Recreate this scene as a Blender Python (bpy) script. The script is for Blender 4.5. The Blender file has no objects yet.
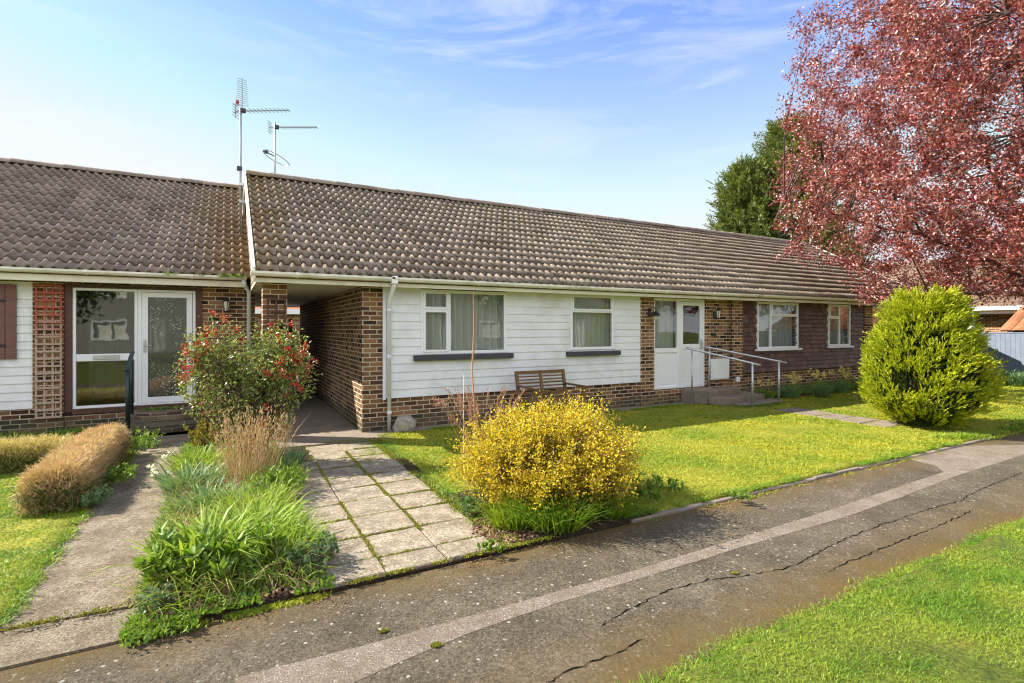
import bpy, math, random
import numpy as np
from mathutils import Vector
R = math.radians
random.seed(7); rng = np.random.default_rng(11)
sc = bpy.context.scene
col = sc.collection
YAW = R(28.55)

def gp(px, py, h=0.0):
    """survey helper: ground point measured in the photograph -> metres"""
    z = 522*(1.675-h)/(py-328); l = (px-512)/522*z
    return (z*math.sin(YAW)+l*math.cos(YAW), z*math.cos(YAW)-l*math.sin(YAW))

# ------------------------------------------------------------------ materials
def new_mat(name):
    m = bpy.data.materials.new(name); m.use_nodes = True
    nt = m.node_tree; nt.nodes.clear()
    return m, nt
def nd(nt, typ, ins=None, **kw):
    n = nt.nodes.new(typ)
    for k, v in kw.items(): setattr(n, k, v)
    if ins:
        for k, v in ins.items():
            if hasattr(v, 'is_linked') or isinstance(v, bpy.types.NodeSocket): nt.links.new(v, n.inputs[k])
            else: n.inputs[k].default_value = v
    return n
def c4(c): return (c[0], c[1], c[2], 1.0)
def ramp(nt, fac, stops, interp='LINEAR'):
    n = nt.nodes.new('ShaderNodeValToRGB'); nt.links.new(fac, n.inputs['Fac'])
    cr = n.color_ramp; cr.interpolation = interp
    while len(cr.elements) < len(stops): cr.elements.new(0.5)
    for e, (p, c) in zip(cr.elements, stops):
        e.position = p; e.color = c4(c) if hasattr(c, '__len__') else (c, c, c, 1)
    return n.outputs['Color']
def mixc(nt, fac, a, b, mode='MIX'):
    n = nt.nodes.new('ShaderNodeMix'); n.data_type = 'RGBA'; n.blend_type = mode
    for k, v in ((0, fac), (6, a), (7, b)):
        if isinstance(v, bpy.types.NodeSocket): nt.links.new(v, n.inputs[k])
        else: n.inputs[k].default_value = v if k == 0 else c4(v)
    return n.outputs[2]
def noise(nt, vec, scale, detail=4, rough=.55, dist=0.0):
    n = nd(nt, 'ShaderNodeTexNoise', {'Scale': scale, 'Detail': detail, 'Roughness': rough, 'Distortion': dist})
    if vec is not None: nt.links.new(vec, n.inputs['Vector'])
    return n.outputs['Fac']
def objco(nt): return nd(nt, 'ShaderNodeTexCoord').outputs['Object']
def posco(nt): return nd(nt, 'ShaderNodeNewGeometry').outputs['Position']
def bump(nt, h, strength=.5, dist=.01, normal=None):
    n = nd(nt, 'ShaderNodeBump', {'Strength': strength, 'Distance': dist, 'Height': h})
    if normal is not None: nt.links.new(normal, n.inputs['Normal'])
    return n.outputs['Normal']
def finish(nt, color, rough=.7, normal=None, metallic=0.0, spec=.5):
    b = nd(nt, 'ShaderNodeBsdfPrincipled', {'Base Color': color if isinstance(color, bpy.types.NodeSocket) else c4(color),
            'Roughness': rough, 'Metallic': metallic, 'Specular IOR Level': spec})
    if normal is not None: nt.links.new(normal, b.inputs['Normal'])
    o = nd(nt, 'ShaderNodeOutputMaterial'); nt.links.new(b.outputs[0], o.inputs[0])
    return b

def m_plain(name, color, rough=.6, metallic=0.0, var=.25, scale=6.0, dirt=None, bs=.15, spec=.5):
    m, nt = new_mat(name); v = posco(nt)
    f = noise(nt, v, scale, 6, .65)
    lo = tuple(c*(1-var) for c in color); hi = tuple(min(1, c*(1+var)) for c in color)
    c = ramp(nt, f, [(.3, lo), (.7, hi)])
    if dirt:
        f2 = noise(nt, v, scale*.35, 8, .7)
        c = mixc(nt, ramp(nt, f2, [(.5, 0), (.72, .8)]), c, dirt)
    finish(nt, c, rough, bump(nt, noise(nt, v, scale*18, 3), bs, .004), metallic, spec)
    return m
def m_brick(name, a, b, mortar, dark=(.035, .02, .02)):
    m, nt = new_mat(name)
    uv = nd(nt, 'ShaderNodeTexCoord').outputs['UV']
    wob = nd(nt, 'ShaderNodeTexNoise', {'Scale': 9.0, 'Detail': 2.0, 'Vector': uv})
    sub = nd(nt, 'ShaderNodeVectorMath', {0: wob.outputs['Color'], 1: (.5, .5, .5)}, operation='SUBTRACT')
    scl = nd(nt, 'ShaderNodeVectorMath', {0: sub.outputs[0], 'Scale': .007}, operation='SCALE')
    uvw = nd(nt, 'ShaderNodeVectorMath', {0: uv, 1: scl.outputs[0]}, operation='ADD').outputs[0]
    def brk(c1, c2, mo, off=0.0):
        return nd(nt, 'ShaderNodeTexBrick', {'Vector': uvw, 'Color1': c4(c1), 'Color2': c4(c2), 'Mortar': c4(mo), 'Scale': 1.0,
                 'Mortar Size': .0085, 'Mortar Smooth': .25, 'Bias': 0.0, 'Brick Width': .225, 'Row Height': .075}, offset=.5)
    b1 = brk((0, 0, 0), (1, 1, 1), (0, 0, 0))
    br = ramp(nt, b1.outputs['Color'], [(0.0, dark), (.28, a), (.55, tuple((x+y)/2 for x, y in zip(a, b))), (.85, b), (1.0, tuple(x*1.2 for x in b))])
    n1 = noise(nt, uv, 38, 6, .7)
    br = mixc(nt, ramp(nt, n1, [(.35, .75), (.65, 0)]), br, dark, 'MIX') if False else mixc(nt, .55, br, ramp(nt, n1, [(.3, (.35, .32, .32)), (.7, (1, .98, .95))]), 'MULTIPLY')
    mo = mixc(nt, ramp(nt, noise(nt, uv, 3.0, 5), [(.35, 0), (.7, .7)]), mortar, tuple(x*.62 for x in mortar))
    c = mixc(nt, b1.outputs['Fac'], br, mo)
    pos = posco(nt)
    zz = nd(nt, 'ShaderNodeSeparateXYZ', {0: pos}).outputs['Z']
    zs = nd(nt, 'ShaderNodeMath', {0: zz, 1: nd(nt, 'ShaderNodeMath', {0: noise(nt, pos, 2.5, 5), 1: .35}, operation='MULTIPLY').outputs[0]}, operation='SUBTRACT').outputs[0]
    moss = ramp(nt, zs, [(-.0, .55), (.04, 0)])
    c = mixc(nt, moss, c, (.06, .065, .04))
    hgt = nd(nt, 'ShaderNodeMath', {0: 1.0, 1: b1.outputs['Fac']}, operation='SUBTRACT').outputs[0]
    nb = bump(nt, hgt, .9, .008); nb = bump(nt, n1, .45, .005, nb)
    finish(nt, c, .88, nb, spec=.25)
    return m
def m_leaf(name, stops, trans=.35, rough=.5, noise_scale=0, dark=None, spec=.35):
    """stops: colours picked at random per leaf"""
    m, nt = new_mat(name)
    g = nd(nt, 'ShaderNodeNewGeometry')
    rnd = g.outputs['Random Per Island']
    n = len(stops)
    c = ramp(nt, rnd, [(i/max(1, n-1), s) for i, s in enumerate(stops)])
    if noise_scale:
        f = noise(nt, g.outputs['Position'], noise_scale, 3)
        c = mixc(nt, ramp(nt, f, [(.38, 0), (.62, 1)]), c, dark, 'MULTIPLY')
    b = nd(nt, 'ShaderNodeBsdfPrincipled', {'Base Color': c, 'Roughness': rough, 'Specular IOR Level': spec})
    t = nd(nt, 'ShaderNodeBsdfTranslucent', {'Color': mixc(nt, 1.0, c, (1.0, 1.0, .55), 'MULTIPLY')})
    mx = nd(nt, 'ShaderNodeMixShader', {0: trans, 1: b.outputs[0], 2: t.outputs[0]})
    o = nd(nt, 'ShaderNodeOutputMaterial'); nt.links.new(mx.outputs[0], o.inputs[0])
    return m
def m_glass(name, tint=(.8, .83, .82), rough=.0, boost=2.0, add=.06, speck=0):
    m, nt = new_mat(name)
    fr = nd(nt, 'ShaderNodeFresnel', {'IOR': 1.5})
    f = nd(nt, 'ShaderNodeMath', {0: fr.outputs[0], 1: boost, 2: add}, operation='MULTIPLY_ADD', use_clamp=True)
    bf = nd(nt, 'ShaderNodeMath', {0: 1.0, 1: nd(nt, 'ShaderNodeNewGeometry').outputs['Backfacing']}, operation='SUBTRACT')
    f = nd(nt, 'ShaderNodeMath', {0: f.outputs[0], 1: bf.outputs[0]}, operation='MULTIPLY')
    n = bump(nt, noise(nt, posco(nt), 2.2, 2), .05, .02)
    gl = nd(nt, 'ShaderNodeBsdfGlossy', {'Color': (1, 1, 1, 1), 'Roughness': rough, 'Normal': n})
    tr = nd(nt, 'ShaderNodeBsdfTransparent', {'Color': c4(tint)})
    mx = nd(nt, 'ShaderNodeMixShader', {0: f.outputs[0], 1: tr.outputs[0], 2: gl.outputs[0]})
    out = mx.outputs[0]
    if speck:
        v = nd(nt, 'ShaderNodeTexVoronoi', {'Scale': 26.0, 'Vector': posco(nt)}, feature='F1')
        w = noise(nt, posco(nt), 1.9, 4)
        w = ramp(nt, w, [(.42, 0), (.62, 1)])
        s = nd(nt, 'ShaderNodeMath', {0: ramp(nt, v.outputs['Distance'], [(.22, 1), (.34, 0)]), 1: w}, operation='MULTIPLY')
        s2 = nd(nt, 'ShaderNodeMath', {0: s.outputs[0], 1: speck}, operation='MULTIPLY')
        df = nd(nt, 'ShaderNodeBsdfDiffuse', {'Color': (.75, .77, .74, 1)})
        base = nd(nt, 'ShaderNodeBsdfDiffuse', {'Color': (.12, .13, .11, 1)})
        m0 = nd(nt, 'ShaderNodeMixShader', {0: .35, 1: out, 2: base.outputs[0]})
        m1 = nd(nt, 'ShaderNodeMixShader', {0: s2.outputs[0], 1: m0.outputs[0], 2: df.outputs[0]})
        out = m1.outputs[0]
    o = nd(nt, 'ShaderNodeOutputMaterial'); nt.links.new(out, o.inputs[0])
    return m
def m_tile(name, base, hi, lich, moss_x=None):
    m, nt = new_mat(name)
    g = nd(nt, 'ShaderNodeNewGeometry'); pos = g.outputs['Position']
    c = ramp(nt, g.outputs['Random Per Island'], [(0, tuple(x*.9 for x in base)), (.6, tuple((x+y)/2 for x, y in zip(base, hi))), (1, hi)])
    n1 = noise(nt, pos, 34, 8, .75)
    c = mixc(nt, ramp(nt, n1, [(.50, 0), (.64, .7)]), c, lich)
    n2 = noise(nt, pos, 55, 6, .75)
    c = mixc(nt, ramp(nt, n2, [(.55, 0), (.66, .7)]), c, (.05, .042, .03))
    n3 = noise(nt, pos, 1.1, 6, .65)
    c = mixc(nt, ramp(nt, n3, [(.46, 0), (.68, .35)]), c, (.13, .085, .04))
    if moss_x is not None:
        X = nd(nt, 'ShaderNodeSeparateXYZ', {0: pos}).outputs['X']
        d = nd(nt, 'ShaderNodeMath', {0: X, 1: moss_x[0]}, operation='SUBTRACT').outputs[0]
        d = nd(nt, 'ShaderNodeMath', {0: d}, operation='ABSOLUTE').outputs[0]
        d = nd(nt, 'ShaderNodeMath', {0: d, 1: nd(nt, 'ShaderNodeMath', {0: noise(nt, pos, 2.6, 5, .7), 1: 2.2}, operation='MULTIPLY').outputs[0]}, operation='ADD').outputs[0]
        mf = ramp(nt, nd(nt, 'ShaderNodeMath', {0: d, 1: moss_x[1]}, operation='DIVIDE').outputs[0], [(.55, .85), (1.0, 0)])
        mf = mixc(nt, ramp(nt, noise(nt, pos, 22, 5, .7), [(.4, .15), (.6, 1)]), (0, 0, 0), mf)
        c = mixc(nt, mf, c, (.24, .14, .03))
    nb = bump(nt, n2, .5, .006)
    finish(nt, c, .9, nb, spec=.2)
    return m
def m_ground(name, stops, scale, fine, bs=.5, bd=.02, rough=.95, extra=None):
    m, nt = new_mat(name); pos = posco(nt)
    f = noise(nt, pos, scale, 8, .7)
    c = ramp(nt, f, stops)
    n2 = noise(nt, pos, fine, 6, .75)
    c = mixc(nt, .85, c, ramp(nt, n2, [(.38, (.35, .35, .35)), (.62, (1.5, 1.5, 1.5))]), 'MULTIPLY')
    if extra: c = extra(nt, pos, c)
    finish(nt, c, rough, bump(nt, n2, bs, bd), spec=.2)
    return m
def tarmac_extra(nt, pos, c):
    # pale aggregate, round white lichen spots, mossy brown stain towards the lawn edges
    v = nd(nt, 'ShaderNodeTexVoronoi', {'Scale': 105.0, 'Vector': pos})
    c = mixc(nt, ramp(nt, v.outputs['Distance'], [(.12, .7), (.3, 0)]), c, (.27, .25, .22))
    v2 = nd(nt, 'ShaderNodeTexVoronoi', {'Scale': 13.0, 'Vector': pos, 'Randomness': 1.0})
    w = ramp(nt, noise(nt, pos, 1.7, 3), [(.36, .0), (.5, 1)])
    n9 = noise(nt, pos, 60, 3)
    sp = nd(nt, 'ShaderNodeMath', {0: v2.outputs['Distance'], 1: nd(nt, 'ShaderNodeMath', {0: n9, 1: .22}, operation='MULTIPLY').outputs[0]}, operation='ADD').outputs[0]
    s = nd(nt, 'ShaderNodeMath', {0: ramp(nt, sp, [(.2, .85), (.26, 0)]), 1: w}, operation='MULTIPLY')
    c = mixc(nt, s.outputs[0], c, (.42, .40, .35))
    v3 = nd(nt, 'ShaderNodeTexVoronoi', {'Scale': 27.0, 'Vector': pos})
    s3 = nd(nt, 'ShaderNodeMath', {0: ramp(nt, v3.outputs['Distance'], [(.1, .7), (.22, 0)]), 1: ramp(nt, noise(nt, pos, 2.6, 3), [(.4, .0), (.6, 1)])}, operation='MULTIPLY')
    c = mixc(nt, s3.outputs[0], c, (.34, .32, .27))
    Y = nd(nt, 'ShaderNodeSeparateXYZ', {0: pos}).outputs['Y']
    off = nd(nt, 'ShaderNodeMath', {0: noise(nt, pos, 2.2, 6, .7), 1: .9}, operation='MULTIPLY').outputs[0]
    yy = nd(nt, 'ShaderNodeMath', {0: Y, 1: off}, operation='ADD').outputs[0]
    st = nd(nt, 'ShaderNodeMath', {0: ramp(nt, nd(nt, 'ShaderNodeMath', {0: yy, 1: 5.0}, operation='DIVIDE').outputs[0], [(.47, .9), (.57, 0), (.72, 0), (.80, .8)]), 1: 1.0}, operation='MULTIPLY').outputs[0]
    c = mixc(nt, st, c, (.12, .078, .022))
    return c

def grit(nt, pos, c):
    v = nd(nt, 'ShaderNodeTexVoronoi', {'Scale': 75.0, 'Vector': pos})
    c = mixc(nt, ramp(nt, v.outputs['Distance'], [(.15, .8), (.38, 0)]), c, mixc(nt, ramp(nt, nd(nt, 'ShaderNodeSeparateColor', {0: v.outputs['Color']}).outputs[0], [(.4, 0), (.6, 1)]), (.10, .075, .055), (.50, .44, .36)))
    return mixc(nt, ramp(nt, noise(nt, pos, 3.3, 8, .75), [(.48, 0), (.62, .6)]), c, (.13, .095, .06))
def slab_extra(nt, pos, c):
    c = grit(nt, pos, c)
    c = mixc(nt, ramp(nt, noise(nt, pos, 11, 7, .75), [(.5, 0), (.66, .65)]), c, (.13, .12, .075))
    return mixc(nt, ramp(nt, noise(nt, pos, 24, 6, .7), [(.58, 0), (.68, .7)]), c, (.46, .43, .37))
M = {}
def build_materials():
    M['brick'] = m_brick('brown brick', (.12, .058, .034), (.29, .155, .08), (.62, .53, .38))
    M['brick2'] = m_brick('orange brown brick', (.15, .07, .038), (.33, .175, .085), (.64, .54, .38))
    M['board'] = m_plain('white weatherboard', (.74, .76, .80), .45, var=.07, scale=2.6, dirt=(.50, .50, .47), bs=.08)
    M['board2'] = m_plain('chalky white board', (.74, .75, .76), .6, var=.08, scale=5.0, dirt=(.42, .44, .45), bs=.1)
    M['upvc'] = m_plain('white plastic', (.80, .82, .86), .3, var=.03, scale=2.0, bs=.02)
    M['fascia'] = m_plain('cream fascia paint', (.74, .71, .60), .5, var=.08, scale=3.0, dirt=(.42, .40, .30), bs=.05)
    M['soffit'] = m_plain('soffit paint', (.72, .71, .62), .6, var=.06, scale=2.0)
    M['gutter'] = m_plain('weathered white gutter', (.78, .76, .68), .4, var=.08, scale=3.5, dirt=(.35, .33, .2), bs=.05)
    M['tile'] = m_tile('brown concrete tile', (.21, .165, .13), (.33, .265, .21), (.50, .44, .35), moss_x=(.3, 1.9))
    M['tile_l'] = m_tile('purple brown concrete tile', (.20, .155, .13), (.32, .255, .21), (.48, .42, .34), moss_x=(.3, 2.2))
    M['tile_f'] = m_tile('distant brown tile', (.12, .08, .06), (.2, .13, .1), (.2, .16, .1))
    M['tile_o'] = m_tile('orange clay tile', (.30, .10, .045), (.42, .17, .08), (.3, .22, .14))
    M['hung'] = m_leaf('dark brown hung tile', [(.055, .028, .026), (.10, .052, .045), (.07, .036, .034), (.15, .085, .068), (.085, .045, .04)], trans=0, rough=.55)
    M['sill'] = m_plain('dark slate sill', (.045, .048, .06), .6, var=.2)
    M['timber'] = m_plain('brown stained timber', (.085, .035, .022), .6, var=.35, scale=12)
    M['shutter'] = m_plain('faded maroon timber', (.16, .07, .06), .6, var=.2, scale=12)
    M['redwood'] = m_plain('weathered red trellis timber', (.27, .12, .08), .75, var=.4, scale=9, dirt=(.32, .27, .22))
    m_, nt_ = new_mat('sun bleached red trellis')
    pz_ = posco(nt_); zz_ = nd(nt_, 'ShaderNodeSeparateXYZ', {0: pz_}).outputs['Z']
    za_ = nd(nt_, 'ShaderNodeMath', {0: zz_, 1: nd(nt_, 'ShaderNodeMath', {0: noise(nt_, pz_, 9, 5), 1: .9}, operation='MULTIPLY').outputs[0]}, operation='ADD').outputs[0]
    cc_ = ramp(nt_, nd(nt_, 'ShaderNodeMath', {0: za_, 1: 3.0}, operation='DIVIDE').outputs[0], [(.62, (.42, .31, .24)), (.80, (.36, .08, .05))])
    finish(nt_, cc_, .8, bump(nt_, noise(nt_, pz_, 80, 3), .3, .004)); M['redwood'] = m_
    M['bench'] = m_plain('weathered teak', (.16, .085, .035), .65, var=.35, scale=14)
    M['black'] = m_plain('black paint', (.012, .016, .022), .35, var=.2)
    M['iron'] = m_plain('dark blue green rail paint', (.012, .03, .035), .35, var=.2)
    M['steel'] = m_plain('galvanised steel', (.50, .52, .54), .38, metallic=.7, var=.15)
    M['alu'] = m_plain('dull aluminium', (.32, .34, .36), .45, metallic=.6, var=.2)
    M['glass'] = m_glass('window glass', boost=1.3, add=.03)
    M['glass_d'] = m_glass('dirty patterned glass', tint=(.55, .58, .54), rough=.04, boost=2.2, add=.05, speck=.75)
    M['glass_s'] = m_glass('shop clean glass', tint=(.6, .64, .6), rough=.02, boost=1.7, add=.06)
    M['lamp_glass'] = m_plain('frosted lamp glass', (.6, .6, .5), .3, var=.1)
    M['curtain'] = m_leaf('net curtain', [(.85, .85, .82)], trans=.45, rough=.9)
    M['curtain_d'] = m_leaf('grey lace curtain', [(.80, .79, .74)], trans=.4, rough=.9)
    M['inner'] = m_plain('interior plaster', (.30, .28, .25), .9, var=.1)
    M['concrete'] = m_plain('weathered concrete', (.30, .27, .225), .9, var=.3, scale=7, dirt=(.16, .14, .09), bs=.4)
    M['concrete_d'] = m_plain('dark brown concrete', (.20, .16, .125), .9, var=.25, scale=3, dirt=(.12, .1, .07), bs=.3)  # darker, browner concrete with random dirt patches
    M['stonebrick'] = m_brick('old step brick', (.16, .09, .06), (.28, .2, .14), (.3, .27, .2))
    M['rock'] = m_plain('grey rubble', (.33, .29, .24), .95, var=.35, scale=16, bs=.8)
    M['greyfence'] = m_plain('blue grey fence paint', (.16, .20, .27), .6, var=.12, scale=5)
    M['bark'] = m_plain('grey brown bark', (.13, .095, .07), .9, var=.35, scale=20, bs=.8)
    M['bark_p'] = m_plain('plum tree bark', (.075, .05, .045), .85, var=.4, scale=18, bs=.8)
    M['twig'] = m_leaf('purple brown twig', [(.11, .05, .045), (.2, .11, .07), (.3, .17, .1)], trans=0, rough=.8)
    M['straw'] = m_leaf('dry straw stems', [(.50, .36, .19), (.38, .22, .11), (.62, .48, .28), (.45, .24, .14)], trans=.15, rough=.8)
    M['drystem'] = m_leaf('dry pink brown seed stems', [(.36, .19, .12), (.46, .28, .18), (.26, .13, .09)], trans=.1, rough=.8)
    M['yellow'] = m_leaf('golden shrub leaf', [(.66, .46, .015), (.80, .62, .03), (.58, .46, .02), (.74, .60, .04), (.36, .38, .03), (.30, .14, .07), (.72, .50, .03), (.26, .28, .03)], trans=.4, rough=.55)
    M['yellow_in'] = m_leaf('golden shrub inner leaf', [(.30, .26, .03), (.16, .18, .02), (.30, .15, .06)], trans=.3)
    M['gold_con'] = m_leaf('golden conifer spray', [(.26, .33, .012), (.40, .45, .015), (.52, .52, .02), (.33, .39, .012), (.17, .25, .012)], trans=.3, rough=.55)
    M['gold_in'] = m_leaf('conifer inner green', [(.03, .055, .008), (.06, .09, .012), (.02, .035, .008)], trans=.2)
    M['cypress'] = m_leaf('dark cypress spray', [(.10, .15, .03), (.17, .21, .045), (.27, .30, .06), (.06, .09, .03)], trans=.3, noise_scale=.9, dark=(.6, .65, .7))
    M['plum'] = m_leaf('red plum leaf', [(.28, .03, .03), (.40, .08, .07), (.08, .018, .02), (.50, .22, .21), (.34, .04, .04), (.16, .025, .03), (.66, .42, .41), (.44, .08, .04), (.11, .02, .025)], trans=.25, rough=.28, spec=.7)
    M['camellia'] = m_leaf('variegated shrub leaf', [(.11, .18, .03), (.20, .28, .05), (.48, .48, .20), (.13, .20, .04), (.34, .36, .10), (.05, .09, .025), (.26, .13, .05)], trans=.35, rough=.3, spec=.6)
    M['red'] = m_leaf('red berry', [(.55, .02, .02), (.7, .05, .03), (.4, .015, .02)], trans=.15, rough=.35)
    M['green'] = m_leaf('fresh green leaf', [(.12, .22, .025), (.18, .30, .035), (.25, .36, .05), (.09, .16, .03)], trans=.35)
    M['lime'] = m_leaf('lime green strap leaf', [(.20, .33, .03), (.28, .40, .045), (.34, .44, .07), (.14, .25, .03)], trans=.4)
    M['bluegreen'] = m_leaf('blue green daffodil leaf', [(.10, .20, .07), (.16, .27, .10), (.22, .32, .16), (.07, .14, .05)], trans=.3)
    M['spurge'] = m_leaf('grey green round leaf', [(.12, .20, .09), (.20, .28, .14), (.09, .15, .07)], trans=.25)
    M['petal'] = m_leaf('daffodil petal', [(.80, .65, .12), (.8, .72, .35), (.75, .5, .04)], trans=.3)
    M['petal_w'] = m_leaf('white petal', [(.8, .8, .72)], trans=.3)
    M['grass'] = m_leaf('lawn grass blade', [(.20, .31, .02), (.28, .38, .025), (.37, .43, .035), (.14, .24, .02), (.40, .42, .08)], trans=.35, noise_scale=2.2, dark=(.50, .74, .6))
    M['grass_far'] = m_leaf('mossy lawn grass blade', [(.37, .38, .025), (.42, .42, .03), (.47, .45, .04), (.32, .35, .025), (.44, .42, .05)], trans=.35, noise_scale=1.1, dark=(.56, .78, .7))
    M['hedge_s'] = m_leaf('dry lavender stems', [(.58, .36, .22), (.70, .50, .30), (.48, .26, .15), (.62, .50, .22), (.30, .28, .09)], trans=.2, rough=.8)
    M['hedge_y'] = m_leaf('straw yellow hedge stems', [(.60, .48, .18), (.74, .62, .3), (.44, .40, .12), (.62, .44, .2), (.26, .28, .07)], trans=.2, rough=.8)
    M['litter'] = m_leaf('leaf litter', [(.12, .06, .035), (.22, .12, .07), (.32, .2, .13), (.08, .045, .03)], trans=.05, rough=.9)
    M['moss'] = m_leaf('moss cushion', [(.20, .22, .02), (.30, .28, .03), (.14, .18, .02)], trans=.2, rough=.9)
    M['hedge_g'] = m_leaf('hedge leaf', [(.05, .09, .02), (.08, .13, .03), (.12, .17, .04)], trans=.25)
    M['lawn'] = m_ground('lawn ground', [(.3, (.05, .07, .01)), (.5, (.09, .11, .015)), (.7, (.14, .13, .02))], 2.4, 40)
    M['lawn_far'] = m_ground('mossy lawn ground', [(.3, (.13, .15, .016)), (.5, (.21, .21, .02)), (.7, (.27, .25, .03))], 1.6, 40)
    M['ground'] = m_ground('rough grass ground', [(.3, (.08, .10, .015)), (.6, (.13, .15, .02)), (.8, (.1, .08, .03))], .8, 30)
    M['soil'] = m_ground('garden soil', [(.3, (.035, .025, .018)), (.6, (.085, .055, .035)), (.8, (.14, .09, .06))], 9, 60, 1.0, .04)
    M['tarmac'] = m_ground('old tarmac', [(.3, (.06, .047, .030)), (.5, (.105, .084, .056)), (.7, (.155, .127, .088))], 2.1, 55, 1.0, .015, .85, tarmac_extra)
    M['repair'] = m_ground('pale repair tarmac', [(.3, (.16, .13, .10)), (.7, (.25, .21, .17))], 3, 120, 1.0, .008, .9, grit)
    M['pathc'] = m_ground('exposed concrete path', [(.3, (.15, .118, .08)), (.5, (.25, .20, .14)), (.7, (.36, .30, .22))], 4, 60, 1.0, .02, .92, grit)
    M['slab'] = m_ground('stone paving slab', [(.3, (.17, .135, .095)), (.48, (.29, .24, .175)), (.72, (.40, .34, .26))], 3.2, 55, .8, .01, .92, slab_extra)
    M['crack'] = m_plain('dark crack', (.008, .007, .006), 1.0, var=.3, bs=0, spec=0)
build_materials()

# ------------------------------------------------------------------ mesh helpers
def box_uv(me):
    uvl = me.uv_layers.new(name='UVMap')
    n = len(me.loops)
    co = np.empty(len(me.vertices)*3, np.float32); me.vertices.foreach_get('co', co); co = co.reshape(-1, 3)
    vi = np.empty(n, np.int32); me.loops.foreach_get('vertex_index', vi)
    uv = np.empty((n, 2), np.float32)
    for p in me.polygons:
        a = np.abs(p.normal); k = int(np.argmax(a))
        for li in p.loop_indices:
            c = co[vi[li]]
            uv[li] = (c[1], c[2]) if k == 0 else ((c[0], c[2]) if k == 1 else (c[0], c[1]))
    uvl.data.foreach_set('uv', uv.ravel())

def link(o, parent=None):
    col.objects.link(o)
    if parent is not None: o.parent = parent
    return o
class MB:
    def __init__(s): s.v = []; s.f = []
    def add(s, vs, fs):
        b = len(s.v); s.v += [tuple(p) for p in vs]; s.f += [tuple(b+i for i in f) for f in fs]; return s
    def box(s, x0, x1, y0, y1, z0, z1):
        return s.add([(x0,y0,z0),(x1,y0,z0),(x1,y1,z0),(x0,y1,z0),(x0,y0,z1),(x1,y0,z1),(x1,y1,z1),(x0,y1,z1)],
              [(0,3,2,1),(4,5,6,7),(0,1,5,4),(1,2,6,5),(2,3,7,6),(3,0,4,7)])
    def prism(s, poly, z0, z1):
        n = len(poly)
        return s.add([(p[0],p[1],z0) for p in poly]+[(p[0],p[1],z1) for p in poly],
              [tuple(range(n-1,-1,-1)), tuple(range(n,2*n))]+[(i,(i+1)%n,n+(i+1)%n,n+i) for i in range(n)])
    def xprism(s, yz, x0, x1):
        n = len(yz)
        return s.add([(x0,p[0],p[1]) for p in yz]+[(x1,p[0],p[1]) for p in yz],
              [tuple(range(n)), tuple(range(2*n-1,n-1,-1))]+[(i,n+i,n+(i+1)%n,(i+1)%n) for i in range(n)])
    def bar(s, a, b, w, h, up=(0,0,1)):
        a = Vector(a); b = Vector(b); d = (b-a).normalized(); u = Vector(up)
        r = d.cross(u)
        if r.length < 1e-4: r = d.cross(Vector((0,1,0)))
        r.normalize(); u = r.cross(d).normalized()
        vs = []
        for p in (a, b):
            for i, j in ((-1,-1),(1,-1),(1,1),(-1,1)): vs.append(p+r*(i*w/2)+u*(j*h/2))
        return s.add(vs, [(0,3,2,1),(4,5,6,7),(0,1,5,4),(1,2,6,5),(2,3,7,6),(3,0,4,7)])
    def tube(s, pts, rad, seg=8, cap=True):
        pts = [Vector(p) for p in pts]
        if not hasattr(rad, '__len__'): rad = [rad]*len(pts)
        vs = []; fs = []; ref = None
        for i, p in enumerate(pts):
            d = (pts[min(i+1,len(pts)-1)]-pts[max(i-1,0)]).normalized()
            if ref is None: ref = d.orthogonal().normalized()
            ref = (ref-d*ref.dot(d))
            if ref.length < 1e-5: ref = d.orthogonal()
            ref.normalize(); bn = d.cross(ref)
            for k in range(seg):
                a = 2*math.pi*k/seg
                vs.append(p+(ref*math.cos(a)+bn*math.sin(a))*rad[i])
        for i in range(len(pts)-1):
            for k in range(seg):
                k2 = (k+1)%seg
                fs.append((i*seg+k, i*seg+k2, (i+1)*seg+k2, (i+1)*seg+k))
        if cap:
            fs.append(tuple(range(seg-1,-1,-1))); fs.append(tuple((len(pts)-1)*seg+k for k in range(seg)))
        return s.add(vs, fs)
    def build(s, name, mat, parent=None, bevel=0, smooth=False):
        me = bpy.data.meshes.new(name)
        off = Vector(parent['org']) if (parent is not None and 'org' in parent.keys()) else Vector((0,0,0))
        me.from_pydata([(v[0]-off[0], v[1]-off[1], v[2]-off[2]) for v in s.v], [], s.f)
        me.materials.append(mat)
        me.update()
        if bevel == 0 and len(s.f) < 6000: box_uv(me)
        elif bevel: box_uv(me)
        if smooth:
            me.polygons.foreach_set('use_smooth', [True]*len(me.polygons))
        o = bpy.data.objects.new(name, me); link(o, parent)
        if parent is not None and 'org' in parent.keys(): o['org'] = tuple(off)
        if bevel:
            b = o.modifiers.new('bevel', 'BEVEL'); b.width = bevel; b.segments = 1; b.limit_method = 'ANGLE'
        return o
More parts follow.
